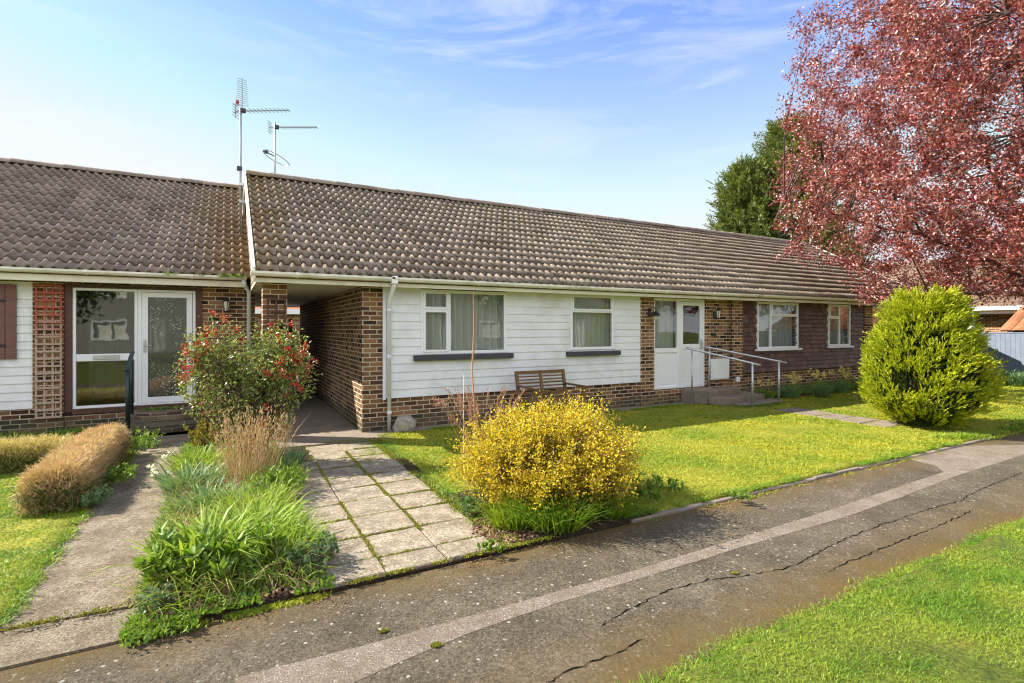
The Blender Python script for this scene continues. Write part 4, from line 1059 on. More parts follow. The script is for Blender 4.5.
# ================================================================== vegetation
def disk(n, c, rx, ry, p=.6):
    a = rng.uniform(0, 2*math.pi, n); r = rng.uniform(0, 1, n)**p
    return np.stack([c[0]+rx*r*np.cos(a), c[1]+ry*r*np.sin(a), np.full(n, c[2] if len(c) > 2 else .02)], 1)
def view_z(P): return P[:, 0]*math.sin(YAW)+P[:, 1]*math.cos(YAW)
def lawn_blades(name, x0, x1, y0, y1, dens, zref, h, w_, mat, zb=0.0, keep=None, wk=.0016, sp=.55):
    n = int((x1-x0)*(y1-y0)*dens)
    P = np.stack([rng.uniform(x0, x1, n), rng.uniform(y0, y1, n), np.full(n, zb)], 1)
    z = view_z(P); lat = P[:, 0]*math.cos(YAW)-P[:, 1]*math.sin(YAW)
    pr = np.clip((zref/np.maximum(z, .5))**1.7, 0, 1)
    ok = (rng.uniform(size=n) < pr) & (z > 1.2) & (np.abs(lat) < z*1.25+1.2)
    if keep is not None: ok &= keep(P)
    P = P[ok]; z = z[ok]; n = len(P)
    hh = h*rng.uniform(.45, 1.1, n)*(1+.3*vnoise(P, 2.5, 5)+.35*vnoise(P, 9, 6)); ww = w_+wk*np.maximum(0, z-2.5)
    o = blades(name, P, up_dirs(n, sp), hh, ww, rng.uniform(.2, 1.2, n), mat, None, 2)
    return tag(o, kind='stuff')
lawn_blades('lawn_grass', .6, 9.5, -.6, 1.84, 15000, 3.4, .036, .0030, M['grass'], -.01, keep=lambda P: P[:, 1] < 1.84-.03+.035*vnoise(P, 9, 3))
# overhanging lawn edge
n = 26000; P = np.stack([rng.uniform(.9, 11, n), 1.835+.045*rng.normal(size=n), np.full(n, -.02)], 1); P[:, 1] = np.minimum(P[:, 1]+.035*vnoise(P*np.array([1, 0, 0]), 5, 9), 1.99)
D = up_dirs(n, .6); D[:, 1] += .35
tag(blades('lawn_edge_grass', P, D, rng.uniform(.015, .042, n), .0045, rng.uniform(.4, 1.4, n), M['grass'], None, 2), kind='stuff')
lawn_blades('lawn_grass', 2.05, 19.7, 3.58, 8.2, 5200, 5.2, .036, .0042, M['grass_far'], 0, keep=lambda P: (rng.uniform(size=len(P)) < .25) | ~((P[:, 0] > 9.68) & (P[:, 0] < 10.5) & (P[:, 1] < 6.4+.3*vnoise(P, 4, 1)) & (np.abs(P[:, 0]-10.08) < .38)))
lawn_blades('lawn_grass', -6, -1.13, 3.55, 9.9, 6500, 4.6, .034, .0040, M['grass'], 0)
lawn_blades('lawn_grass', 19.8, 30, 3.6, 8.5, 900, 9, .08, .012, M['grass'], 0)
# rough tussocks along the kerb and house foot
def edge_tufts(name, line, n, spread, h, w_, mat, bend=1.0, sp=.6, z=0.0, label=None, seg=3):
    t = rng.uniform(0, 1, n)*(len(line)-1); i = np.minimum(t.astype(int), len(line)-2); f = (t-i)[:, None]
    L = np.array([(p[0], p[1], z) for p in line], float); P = L[i]*(1-f)+L[i+1]*f
    den = vnoise(P, 7, 31); P = P[den > -.15]
    P[:, :2] += rng.normal(size=(len(P), 2))*spread
    k = len(P); o = blades(name, P, up_dirs(k, sp), rng.uniform(.4, 1, k)*h, w_, rng.uniform(.3, 1, k)*bend, mat, None, seg)
    return tag(o, label, kind='stuff')
edge_tufts('kerb_weeds', [(3.1, 3.58), (9.4, 3.58)], 11000, .025, .06, .007, M['grass'], z=.0)
edge_tufts('kerb_weeds', [(3.3, 3.47), (8.5, 3.48)], 900, .03, .04, .010, M['moss'], z=PZ)
edge_tufts('wall_foot_weeds', [(2.6, 8.19), (8.8, 8.19)], 5000, .04, .09, .008, M['grass'], z=.0)
edge_tufts('path_edge_grass', [(-1.13, 3.95), (-1.12, 9.5)], 3500, .03, .07, .007, M['grass'], z=.0)
edge_tufts('step_weeds', [(9.3, 7.35), (10.3, 7.25), (11.0, 7.4), (11.2, 8.3)], 1800, .07, .12, .010, M['green'], z=.0)
# moss cushions and loose grit on the tarmac
P = []
for q in [(436, 646, .022), (735, 574, .016), (384, 632, .016)]:
    g_ = gp(q[0], q[1], PZ); P.append(disk(260, (g_[0], g_[1], PZ+.004), q[2]*1.5, q[2]))
P = np.concatenate(P); n = len(P)
tag(leaves('path_moss', P, up_dirs(n, .8), rng.uniform(.006, .014, n), .008, M['moss']), kind='stuff')
n = 5200; P = np.stack([rng.uniform(-1.5, 9, n), rng.uniform(1.9, 3.48, n), np.full(n, PZ+.002)], 1); P = P[vnoise(P, 2.2, 55) > -.1]; n = len(P)
tag(leaves('path_grit', P, rdir(n)*np.array([1, 1, .3]), rng.uniform(.003, .009, n), .007, M['litter'] if False else m_leaf('loose grit', [(.3, .27, .22), (.16, .12, .09), (.45, .42, .36)], trans=0, rough=.9), None, .5), kind='stuff')
# moss in paving joints
def moss_line(a, b, n, spread, sz=.018):
    t = rng.uniform(0, 1, n)[:, None]; P = np.array([*a, .004])*(1-t)+np.array([*b, .004])*t
    P = P[vnoise(P, 6, 77) > -.35]; P[:, :2] += rng.normal(size=(len(P), 2))*spread; return P
ml = [moss_line((1.40, 3.53), (1.40, 7.8), 3600, .009), moss_line((.95, 3.53), (.95, 7.6), 1800, .009), moss_line((1.86, 3.53), (1.88, 7.8), 3600, .035)]
for y_ in ys[1:]: ml.append(moss_line((.52, y_), (2.0, y_), 600, .006))
ml.append(moss_line((.5, 3.51), (2.3, 3.51), 1500, .014)); ml.append(moss_line((-1.5, 3.88), (-.5, 3.87), 700, .02)); ml.append(moss_line((1.2, 8.0), (2.2, 7.9), 500, .03))
P = np.concatenate(ml); n = len(P)
tag(leaves('joint_moss', P, up_dirs(n, .9), rng.uniform(.008, .022, n), .012, M['moss']), kind='stuff')
P = np.concatenate([moss_line((1.95, 3.6), (2.02, 7.6), 3500, .07), moss_line((1.45, 6.4), (1.9, 7.6), 500, .1)]); n = len(P)
tag(blades('paving_edge_grass', P, up_dirs(n, .7), rng.uniform(.02, .07, n), .007, .9, M['grass'], None, 2), kind='stuff')

def outward(P, c, k, spread):
    d = (P-np.array([c[0], c[1], 0])); d[:, 2] = 0
    D = d*k; D[:, 2] = 1; D += rng.normal(size=P.shape)*spread; D[:, 2] = np.maximum(D[:, 2], .15); return unit(D)

def strap_clump(name, label, cat, c, r, n, h, w_, mat, bend=.9, k=2.2, group=None, ry=None, seg=4):
    P = disk(n, c, r, ry or r); D = outward(P, c, k, .18)
    o = blades(name, P, D, rng.uniform(.55, 1.0, n)*h, rng.uniform(.7, 1.2, n)*w_, rng.uniform(.3, 1, n)*bend, mat, None, seg)
    return tag(o, label, cat, group)
def leafy_clump(name, label, cat, c, r, h, n, L, W, mat, group=None, ry=None):
    """upright stems dressed with leaves"""
    k = max(6, n//16); S = disk(k, c, r, ry or r); D = outward(S, c, 1.1, .15); H = rng.uniform(.5, 1, k)*h
    i = rng.integers(0, k, n); t = rng.uniform(.15, 1, n)
    P = S[i]+D[i]*(H[i]*t)[:, None]; d = rdir(n); d[:, 2] = np.abs(d[:, 2])*.5+.25; d += D[i]*.3
    t_ = leaves(name, P, d, L*rng.uniform(.6, 1.2, n), W*rng.uniform(.7, 1.2, n), mat)
    return tag(t_, label, cat, group)

g = 'leafy clumps in the middle flower bed'
strap_clump('strap_leaf_plant', 'lime green strap leaved clump at the bed corner beside the concrete path', 'plant', (-.16, 4.12), .18, 260, .52, .028, M['lime'], 1.0, 2.2, g)
strap_clump('strap_leaf_plant', 'lime green strap leaved clump in the middle of the bed, between the two paths', 'plant', (.14, 4.4), .24, 340, .48, .024, M['lime'], .9, 2.0, g)
strap_clump('strap_leaf_plant', 'thin bright grassy clump beside the stone slabs', 'plant', (.34, 4.05), .2, 620, .38, .010, M['lime'], .7, 1.8, g)
strap_clump('strap_leaf_plant', 'fine grassy clump behind the broad strap leaves, nearer the brown seed stalks', 'plant', (.20, 5.2), .28, 420, .36, .014, M['lime'], .8, 1.6, g)
leafy_clump('leafy_plant', 'broad leaved green plant spilling over the concrete path edge', 'plant', (-.28, 4.0), .15, .32, 620, .11, .038, M['green'], g)
leafy_clump('leafy_plant', 'broad leaved green plant at the front middle of the flower bed', 'plant', (.04, 3.95), .20, .26, 600, .12, .036, M['green'], g)
leafy_clump('leafy_plant', 'small leaved green plant in the bed beside dry grass and stone slabs', 'plant', (.42, 5.6), .22, .3, 500, .07, .025, M['green'], g)
leafy_clump('spurge_plant', 'round grey green spurge mound at the paving corner of the bed', 'plant', (.52, 3.86), .19, .20, 900, .035, .035, M['spurge'])
leafy_clump('spurge_plant', 'grey green rounded weed mound at the tarmac end of the concrete path', 'plant', (-.38, 3.70), .10, .12, 380, .03, .032, M['spurge'])
g2 = 'daffodil leaf clumps in the middle bed'
strap_clump('daffodil_clump', 'blue green daffodil leaves leaning over the concrete path', 'plant', (-.34, 6.2), .22, 260, .42, .018, M['bluegreen'], .9, 2.0, g2)
strap_clump('daffodil_clump', 'bright daffodil leaves below the left side of the red berried shrub', 'plant', (-.30, 7.1), .26, 260, .42, .020, M['lime'], .9, 1.8, g2)
strap_clump('daffodil_clump', 'blue green daffodil leaves on the passage side of the red berried shrub', 'plant', (.58, 6.5), .16, 240, .40, .016, M['bluegreen'], .7, 1.8, g2)
strap_clump('daffodil_clump', 'daffodil leaves just left of the brown dry seed stalks', 'plant', (-.15, 5.5), .22, 220, .34, .018, M['bluegreen'], .9, 2.0, g2)
strap_clump('daffodil_clump', 'daffodil leaves just right of the brown dry seed stalks', 'plant', (.50, 5.95), .14, 160, .34, .014, M['lime'], .8, 2.0, g2)
# low weeds and litter on the bed
edge_tufts('bed_edge_grass', [(-.45, 3.6), (-.47, 6.1), (-.48, 9.0)], 4200, .035, .10, .008, M['grass'], z=-.01)
edge_tufts('bed_edge_grass', [(-.44, 3.5), (.55, 3.5)], 2600, .022, .035, .008, M['grass_far'], z=-.03)
n = 2600; P = np.stack([rng.uniform(-.42, .5, n), rng.uniform(3.7, 7.0, n), np.full(n, .0)], 1)
tag(blades('dry_bed_straw', P, up_dirs(n, .6), rng.uniform(.12, .42, n), .005, rng.uniform(.2, 1.2, n), M['straw'], None, 3), kind='stuff')
n = 2600; P = np.stack([rng.uniform(-.44, .5, n), rng.uniform(3.6, 7.5, n), np.full(n, .0)], 1)
tag(blades('wild_bed_grass', P, up_dirs(n, .45), rng.uniform(.12, .40, n), .008, rng.uniform(.2, 1.2, n), M['grass'], None, 3), kind='stuff')
n = 9000; P = np.stack([rng.uniform(-.46, .6, n), 3.5+6*rng.uniform(0, 1, n)**1.5, np.full(n, .01)], 1); P[:, 1] = 3.5+(P[:, 1]-3.5)
P = P[(vnoise(P, 4.5, 61) > .0) | (P[:, 1] > 4.2)]; n = len(P)
tag(leaves('bed_weeds', P, up_dirs(n, .9), rng.uniform(.02, .06, n), .022, M['green']), kind='stuff')
n = 1300; P = np.stack([rng.uniform(-.42, .52, n), 3.54+rng.uniform(0, 1, n)**1.6*1.0, .012+rng.uniform(0, .02, n)], 1)
D = rdir(n); D[:, 2] *= .35
tag(leaves('leaf_litter', P, D, rng.uniform(.02, .05, n), .022, M['litter']), kind='stuff')
n = 1400; P = np.stack([rng.uniform(-1.0, 7.5, n), 3.5-np.abs(rng.normal(size=n))*.16, np.full(n, PZ+.006)], 1); P = P[vnoise(P, 2, 8) > .0]; n = len(P)
D = rdir(n); D[:, 2] *= .12
tag(leaves('leaf_litter', P, D, rng.uniform(.008, .022, n), .010, M['litter']), kind='stuff')
n = 900; P = np.stack([rng.uniform(-.5, -.15, n), 3.50+rng.normal(size=n)*.05, np.full(n, .0)], 1)
tag(leaves('edge_weed', P, up_dirs(n, .9), rng.uniform(.02, .05, n), .02, M['green']), 'low green weeds at the tarmac end of the flower bed', kind='stuff')

# dry seed stalks in the bed
def stalks(name, label, c, r, n, h, w_, mat, k=.8, cat='plant', seeds=0):
    t = thing(name, label, cat, (c[0], c[1], 0))
    P = disk(n, c, r, r); D = outward(P, c, k, .12); H = rng.uniform(.5, 1, n)*h
    blades('stalks', P, D, H, w_, rng.uniform(.0, .3, n), mat, t, 3)
    if seeds:
        i = rng.integers(0, n, seeds); tt = rng.uniform(.55, 1, seeds); Q = P[i]+D[i]*(H[i]*tt)[:, None]
        leaves('seed_heads', Q, D[i]+rdir(seeds)*.5, rng.uniform(.02, .06, seeds), .012, mat, t)
    return t
stalks('dry_grass', 'tall pale brown dry seed stalks in front of the red berried shrub', (.20, 6.15), .22, 260, .92, .006, M['straw'], .7, seeds=1200)
stalks('dry_grass', 'sparse dry curling stalks at the passage side of the shrub', (.62, 6.9), .08, 26, .65, .006, M['straw'], 2.5, seeds=60)

# ---------------- lavender style hedges
def box_hedge(name, label, x0, x1, y0, y1, h, n, mat, rnd=.085):
    t = thing(name, label, 'hedge', ((x0+x1)/2, (y0+y1)/2, 0), 'clipped dry hedges by the left lawn')
    P = np.stack([rng.uniform(x0, x1, n), rng.uniform(y0, y1, n), rng.uniform(0, 1, n)], 1)
    e = np.minimum(np.minimum(P[:, 0]-x0, x1-P[:, 0]), np.minimum(P[:, 1]-y0, y1-P[:, 1]))/rnd
    top = h*(.55+.45*np.clip(e, 0, 1)**.5)*(1+.10*vnoise(P*np.array([1, 1, 0]), 6, 4))
    P[:, 2] = top*(1-rng.uniform(0, 1, n)**2.0*.95)*(1+.10*vnoise(P*np.array([1, 1, 0]), 14, 8)+.05*rng.normal(size=n))-.03; P[:, :2] += rng.normal(size=(n, 2))*.018
    cx = np.clip(P[:, 0], x0+.2, x1-.2); cy = np.clip(P[:, 1], y0+.2, y1-.2)
    D = np.stack([(P[:, 0]-cx)*4, (P[:, 1]-cy)*4, np.full(n, .8)], 1)+rng.normal(size=(n, 3))*.55
    blades('stems', P, D, rng.uniform(.035, .08, n), .0065, .2, mat, t, 2)
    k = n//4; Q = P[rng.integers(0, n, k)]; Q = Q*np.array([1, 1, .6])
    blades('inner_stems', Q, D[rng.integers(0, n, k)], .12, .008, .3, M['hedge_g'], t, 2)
    return t
box_hedge('hedge', 'rusty brown dry hedge running beside the concrete path', -1.62, -1.16, 6.1, 8.5, .42, 48000, M['hedge_s'])
box_hedge('hedge', 'straw yellow dry hedge across the lawn in front of the white boards', -4.6, -1.66, 8.0, 8.55, .34, 48000, M['hedge_y'])
for (lab, c, r, n, h, mt) in (('green leafy tuft beside the hedge, halfway along the concrete path', (-1.02, 6.9), .16, 420, .2, M['green']),
                          ('dark green tuft at the hedge foot where the concrete path starts', (-1.12, 6.15), .14, 420, .16, M['bluegreen']),
                          ('bright green leafy plant between the hedge end and the brick steps', (-1.05, 8.5), .22, 700, .3, M['green'])):
    leafy_clump('weed_clump', lab, 'weed', c, r, h, n, .05, .018, mt)
o = edge_tufts('wall_foot_weeds', [(-5, 10.7), (-1.7, 10.6)], 5000, .15, .16, .012, M['green'], z=0)
# white fallen blossoms by the concrete path
def flower(parent, c, n_pet, r, mat, facing=(0, -.5, .8)):
    D = rdir(n_pet); P = np.repeat(np.array([c]), n_pet, 0); return P, D
P = []; D = []
for q in ((-.70, 7.9, .03), (-.66, 8.15, .03), (-.74, 7.2, .03), (-.8, 7.45, .03), (-.72, 7.05, .03)):
    k = 7; d = rdir(k); d[:, 2] = np.abs(d[:, 2]); P.append(np.repeat([q], k, 0)); D.append(d)
tag(leaves('fallen_blossom', np.concatenate(P), np.concatenate(D), .06, .035, M['petal_w']), 'white fallen blossoms on the concrete path near the steps', kind='stuff')

# ---------------- red berried shrub
def ell_pts(n, c, r, shell=.5):
    d = rdir(n); rr = rng.uniform(shell, 1, n)[:, None]; rr = rr*(1+.16*vnoise(d*3+np.array(c), 1.5, 13)[:, None]+.10*vnoise(d*9, 1.5, 14)[:, None])
    return np.array(c)+d*rr*np.array(r), d
def bush_twigs(t, base, targets, r0, mat, name='branches', seg=5):
    m = MB()
    for q in targets:
        b = Vector(base)+Vector((random.gauss(0, .04), random.gauss(0, .04), 0)); q = Vector(q); mid = b.lerp(q, .5)+Vector((random.gauss(0, .05), random.gauss(0, .05), .06))
        m.tube([b, b.lerp(mid, .5)+Vector((random.gauss(0, .02), random.gauss(0, .02), 0)), mid, q], [r0, r0*.8, r0*.6, r0*.2], seg, cap=False)
    return m.build(name, mat, t)
t = thing('berried_shrub', 'tall shrub with variegated glossy leaves and red flower clusters before the passage pier', 'shrub', (.26, 7.15, 0))
Ps = []; Ds = []
for c, r, n in (((-.14, 7.30, 1.17), (.42, .40, .64), 5600), ((.54, 7.02, 1.16), (.46, .42, .60), 6200), ((.22, 7.15, .95), (.5, .45, .6), 4200), ((.30, 7.1, .55), (.42, .4, .3), 2200)):
    p, d = ell_pts(n, c, r, .25)
    keep = vnoise(p, 7, 22)+.5*vnoise(p, 15, 24) > -.2
    Ps.append(p[keep]); Ds.append(d[keep]*.6+rdir(keep.sum())*.9)
P = np.concatenate(Ps); D = np.concatenate(Ds); n = len(P)
leaves('leaves', P, D, rng.uniform(.03, .062, n), rng.uniform(.016, .03, n), M['camellia'], t)
k = 120; i = rng.integers(0, n, 1500); cand = P[i]; rr_ = np.linalg.norm((cand-np.array([.22, 7.15, 1.1]))/np.array([.75, .5, .7]), axis=1)
cand = cand[np.argsort(-rr_-(cand[:, 2] > 1.0)*.25)][:300]; cand = cand[rng.permutation(300)][:k]
P2 = np.repeat(cand, 14, 0)+rng.normal(size=(k*14, 3))*.022
leaves('flowers', P2, rdir(k*14), .030, .022, M['red'], t, .35)
bush_twigs(t, (.24, 7.15, -.02), [tuple(P[j]) for j in rng.integers(0, n, 90)], .012, M['bark_p'])
MB().tube([(.2, 7.05, -.02), (.17, 7.08, .5), (.12, 7.1, 1.0)], [.028, .024, .015], 8).tube([(.3, 7.12, -.02), (.36, 7.1, .5), (.45, 7.05, 1.0)], [.024, .02, .012], 8).build('trunk', M['bark_p'], t)
leafy_clump('weed_clump', 'yellow green weed at the foot of the berried shrub beside the steps', 'weed', (-.28, 8.3), .16, .42, 500, .06, .03, M['yellow_in'])

# ---------------- golden shrub
yc = (2.74, 4.26)
t = thing('golden_shrub', 'wide rounded shrub with tiny golden yellow leaves at the path corner of the lawn', 'shrub', (yc[0], yc[1], 0))
def dome(n, c, R_, H, p0, lo=.12, seed=40):
    a = rng.uniform(0, 2*math.pi, n); zt = rng.uniform(lo, 1, n)**.9; rr = rng.uniform(p0, 1, n)**.7
    prof = np.sqrt(np.clip(1-((zt-.38)/.64)**2, 0, 1)); prof = np.where(zt < .38, .80+.2*(zt/.38), prof)
    P = np.stack([np.cos(a)*prof*rr*R_, np.sin(a)*prof*rr*R_, zt*H*(.55+.45*rr**.0)], 1)
    nn = 1+.13*vnoise(P, 3.2, seed)+.09*vnoise(P, 8, seed+1)
    P *= nn[:, None]; D = unit(P-np.array([0, 0, .25])); P += np.array([c[0], c[1], 0]); return P, D
# arching shoots, each dressed with small leaves along its outer half
E_, D = dome(2300, yc, .97, .92, .62, .10)
far = rng.uniform(size=len(E_)); ext = np.where(far < .10, rng.uniform(1.06, 1.16, len(E_)), rng.uniform(.88, 1.06, len(E_)))
B0 = np.array([yc[0], yc[1], .0])+rng.normal(size=(len(E_), 3))*np.array([.14, .14, 0]); E_ = B0+(E_-B0)*ext[:, None]
k = 40; i = np.repeat(np.arange(len(E_)), k); tt = rng.uniform(.48, 1.02, len(i))
P = B0[i]*(1-tt)[:, None]+E_[i]*tt[:, None]; P[:, 2] += .10*tt*(1-tt)*2; P += rng.normal(size=P.shape)*.022
keep = (vnoise(P, 13, 45) > -.45) & (rng.uniform(size=len(P)) < .25+.75*np.clip((P[:, 2]-.08)/.35, 0, 1)); P = P[keep]; i = i[keep]
leaves('leaves', P, unit(E_[i]-B0[i])*.6+rdir(len(P)), rng.uniform(.017, .037, len(P)), rng.uniform(.011, .021, len(P)), M['yellow'], t, .3)
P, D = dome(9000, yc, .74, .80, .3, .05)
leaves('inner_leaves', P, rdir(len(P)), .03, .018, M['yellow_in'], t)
blades('twigs', B0, E_-B0, np.linalg.norm(E_-B0, axis=1)*1.03, .008, .08, M['twig'], t, 2)
P = E_
bush_twigs(t, (yc[0], yc[1], -.02), [tuple(P[j]) for j in rng.integers(0, len(P), 80)], .009, M['bark'], 'branches', 4)
# growth under and in front of it
g = 'tufts under the golden shrub'
strap_clump('grass_tuft', 'long green grass tuft under the front of the golden shrub', 'grass tuft', (2.42, 3.70), .24, 700, .46, .010, M['grass'], .8, 2.2, g)
strap_clump('grass_tuft', 'green grass tuft under the paving side of the golden shrub', 'grass tuft', (2.12, 3.88), .18, 460, .36, .010, M['grass'], .8, 2.2, g)
strap_clump('grass_tuft', 'green grass tuft under the lawn side of the golden shrub near the edging', 'grass tuft', (3.0, 3.72), .22, 420, .30, .010, M['grass'], .8, 2.2, g)
leafy_clump('weed_clump', 'broad leaved green weed under the right front of the golden shrub', 'weed', (2.80, 3.70), .20, .22, 420, .07, .045, M['green'])
leafy_clump('weed_clump', 'broad leaved green weed spreading onto the slabs left of the golden shrub', 'weed', (1.98, 4.35), .16, .13, 380, .05, .03, M['bluegreen'])
leafy_clump('weed_clump', 'low creeping weed on the lawn right of the golden shrub', 'weed', (3.75, 4.0), .34, .13, 700, .045, .03, M['green'])
leafy_clump('weed_clump', 'small weed growing on the tarmac beside the lawn edging', 'weed', (4.35, 3.36), .10, .07, 220, .035, .02, M['green'])
leafy_clump('weed_clump', 'small weed at the tarmac edge of the slabs', 'weed', (1.72, 3.49), .09, .05, 260, .03, .018, M['green'])
n = 1500; P = disk(n, (2.05, 3.85, .015), .3, .3); D = rdir(n); D[:, 2] *= .3
tag(leaves('leaf_litter', P, D, rng.uniform(.015, .04, n), .018, M['litter']), kind='stuff')

# dead plant and stakes behind it
t = thing('dead_shrub', 'dead pink brown seed stems behind the golden shrub', 'plant', (2.6, 5.55, 0))
S = []; Dd = []
m = MB(); Q = []
for k in range(46):
    a = random.uniform(-1, 1); b = Vector((2.62+random.gauss(0, .08), 5.52+random.gauss(0, .08), 0)); L = random.uniform(.6, 1.0)
    side = Vector((.878, -.478, 0))*a*.55*L+Vector((random.gauss(0, .08), random.gauss(0, .08), 0)); droop = max(0, -a-.55)*.5
    p1 = b+side*.35+Vector((0, 0, L*.45)); p2 = b+side*.8+Vector((0, 0, L*.85)); p3 = b+side*1.05+Vector((0, 0, L*(1.0-droop)))
    m.tube([b, p1, p2, p3], [.005, .004, .0035, .002], 4, cap=False)
    for q in range(26):
        f = random.uniform(.35, 1); Q.append(tuple(p2.lerp(p3, (f-.4)/.6) if f > .4 else p1.lerp(p2, f/.4)))
m.build('stems', M['drystem'], t)
Q = np.array(Q); n = len(Q); leaves('seed_heads', Q+rng.normal(size=Q.shape)*.008, up_dirs(n, .5), rng.uniform(.02, .045, n), .011, M['drystem'], t)
t = MB().tube([(2.53, 5.57, -.03), (2.535, 5.565, .6), (2.50, 5.57, 1.2), (2.525, 5.57, 1.7), (2.515, 5.57, 2.1)], [.013, .011, .009, .006, .003], 6).tube([(2.51, 5.57, 1.25), (2.545, 5.56, 1.6), (2.55, 5.55, 1.95)], [.005, .003, .002], 5).build('bare_sapling', M['drystem'])
tag(t, 'single tall bare brown stem rising in front of the larger window', 'sapling')
tag(MB().tube([(2.43, 5.66, -.03), (2.435, 5.66, 1.12)], .003, 6).build('garden_cane', M['upvc']), 'thin white cane left of the tall bare stem', 'cane')

# ---------------- golden conifer
cc = (10.42, 4.48)
t = thing('golden_conifer', 'dense egg shaped golden green conifer on the lawn by the path', 'conifer', (cc[0], cc[1], 0))
hs = np.array([0, .1, .3, .6, .9, 1.2, 1.5, 1.8, 2.0, 2.15]); rs = np.array([.30, .52, .86, 1.02, 1.0, .86, .70, .54, .40, .26])*.88
def con_pts(n, f0, f1, seed=71):
    h = rng.uniform(.02, 2.12, n); h = np.where(rng.uniform(size=n) < .12, rng.uniform(1.8, 2.14, n), h); a = rng.uniform(0, 2*math.pi, n); r = np.interp(h, hs, rs)
    d = np.stack([np.cos(a), np.sin(a), np.zeros(n)], 1)
    R_ = r*(1+.15*vnoise(np.concatenate([d[:, :2]*1.6, h[:, None]], 1), 2.6, seed))*rng.uniform(f0, f1, n); P = d*R_[:, None]; P[:, 2] = h
    return P+np.array([cc[0], cc[1], 0]), d
def sprays(P, D, L, k, lf, lw, wid=.5):
    """flat fans: k leaflets each side alternately along axis"""
    n = len(P); D = unit(D); r = unit(np.cross(D, rdir(n))); i = np.repeat(np.arange(n), k); t = np.tile(np.linspace(.08, 1, k), n)
    sgn = np.where((np.tile(np.arange(k), n) % 2) == 0, 1.0, -1.0)
    L = np.broadcast_to(L, n)
    Q = P[i]+D[i]*(L[i]*t)[:, None]; dd = D[i]+r[i]*(sgn*wid*(1.15-.75*t))[:, None]+rng.normal(size=(n*k, 3))*.12
    return Q, dd, lf*(1.2-.5*t)*rng.uniform(.8, 1.2, n*k), lw
# plumes: chunky upswept fronds with dark hollows between them
C_, d = con_pts(560, .80, .95)
AX = unit(d*.75+np.array([.18, -.1, .85])+rng.normal(size=d.shape)*.2)
k = 15; i = np.repeat(np.arange(len(C_)), k); tt = rng.uniform(0, 1, len(i)); off = rng.normal(size=(len(i), 3))*.040*(1-.6*tt)[:, None]
P = C_[i]+AX[i]*(tt*rng.uniform(.10, .26, len(C_))[i])[:, None]+off
D = AX[i]*1.1+unit(off+1e-6)*.5+rng.normal(size=P.shape)*.15
Q, dd, lf, lw = sprays(P, D, rng.uniform(.07, .15, len(P)), 9, .045, .014)
leaves('foliage', Q, dd, lf, lw, M['gold_con'], t, .1)
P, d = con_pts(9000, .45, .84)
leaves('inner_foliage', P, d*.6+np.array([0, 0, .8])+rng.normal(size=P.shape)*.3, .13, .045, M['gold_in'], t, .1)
m = MB()
for k in range(40):
    a = random.uniform(0, 6.28); h = random.uniform(.3, 1.9); r = float(np.interp(h, hs, rs))*.8
    m.tube([(cc[0], cc[1], h*.3), (cc[0]+math.cos(a)*r*.5, cc[1]+math.sin(a)*r*.5, h*.7), (cc[0]+math.cos(a)*r, cc[1]+math.sin(a)*r, h)], [.02, .013, .004], 5, cap=False)
m.tube([(cc[0], cc[1], -.03), (cc[0], cc[1], 1.8)], [.07, .02], 8); m.build('trunk', M['bark'], t)
o = edge_tufts('conifer_foot_grass', [(9.5, 3.85), (10.2, 3.6), (11.6, 3.62), (12.4, 3.8)], 3500, .08, .14, .010, M['grass'], z=0)

# ---------------- daffodils by the hung-tile wall
g = 'daffodil clumps along the hung-tile wall'
spots = [(11.2, 8.0, .30, 'beside the low concrete step'), (11.75, 7.75, .38, 'below the left edge of the nearer hung-tile window'), (12.35, 8.1, .40, 'against the bricks under the nearer hung-tile window'),
         (12.6, 7.5, .42, 'standing out furthest on the lawn'), (13.3, 8.0, .42, 'under the right edge of the nearer hung-tile window'), (13.9, 7.8, .40, 'between the two hung-tile windows'),
         (14.6, 8.05, .44, 'under the farther hung-tile window'), (15.3, 7.9, .42, 'just left of the golden conifer'), (16.0, 8.0, .40, 'at the end of the brick base behind the conifer')]
for k, (x, y, h, where) in enumerate(spots):
    t = thing('daffodil_clump', ('blue green' if k % 2 else 'green')+' daffodil clump with yellow flowers '+where, 'plant', (x, y, 0), g)
    n = 170; P = disk(n, (x, y), .20, .16); D = outward(P, (x, y), 1.6, .16)
    blades('leaves', P, D, rng.uniform(.6, 1.05, n)*h, .020, rng.uniform(.1, .8, n), M['bluegreen'] if k % 2 else M['green'], t, 3)
    nf = 9; F = disk(nf, (x, y, .0), .22, .2); H = rng.uniform(1.0, 1.45, nf)*h; Ds = up_dirs(nf, .12)
    blades('stalks', F, Ds, H*1.02, .012, .05, M['green'], t, 2)
    C_ = F+Ds*H[:, None]; i = np.repeat(np.arange(nf), 9)
    dd = rdir(nf*9)+np.array([0, -.3, 0]); leaves('flowers', C_[i], dd, .055, .034, M['petal'], t)
n = 3000; P = np.stack([rng.uniform(10.9, 16.3, n), rng.uniform(7.9, 8.45, n), np.full(n, .03)], 1)
tag(leaves('bed_weeds', P, up_dirs(n, .8), rng.uniform(.03, .1, n), .03, M['green']), kind='stuff')
# pale planting at the fence foot
for lab, c, h in (('pale green plants at the foot of the blue grey fence', (20.6, 6.2), .55), ('leafy border plants at the fence foot, nearer the tarmac path', (19.6, 4.9), .5), ('grey green plants at the fence foot beside the golden conifer', (20.8, 7.2), .6)):
    strap_clump('border_plants', lab, 'plant', c, .75, 700, h, .035, M['bluegreen'], .9, .7)

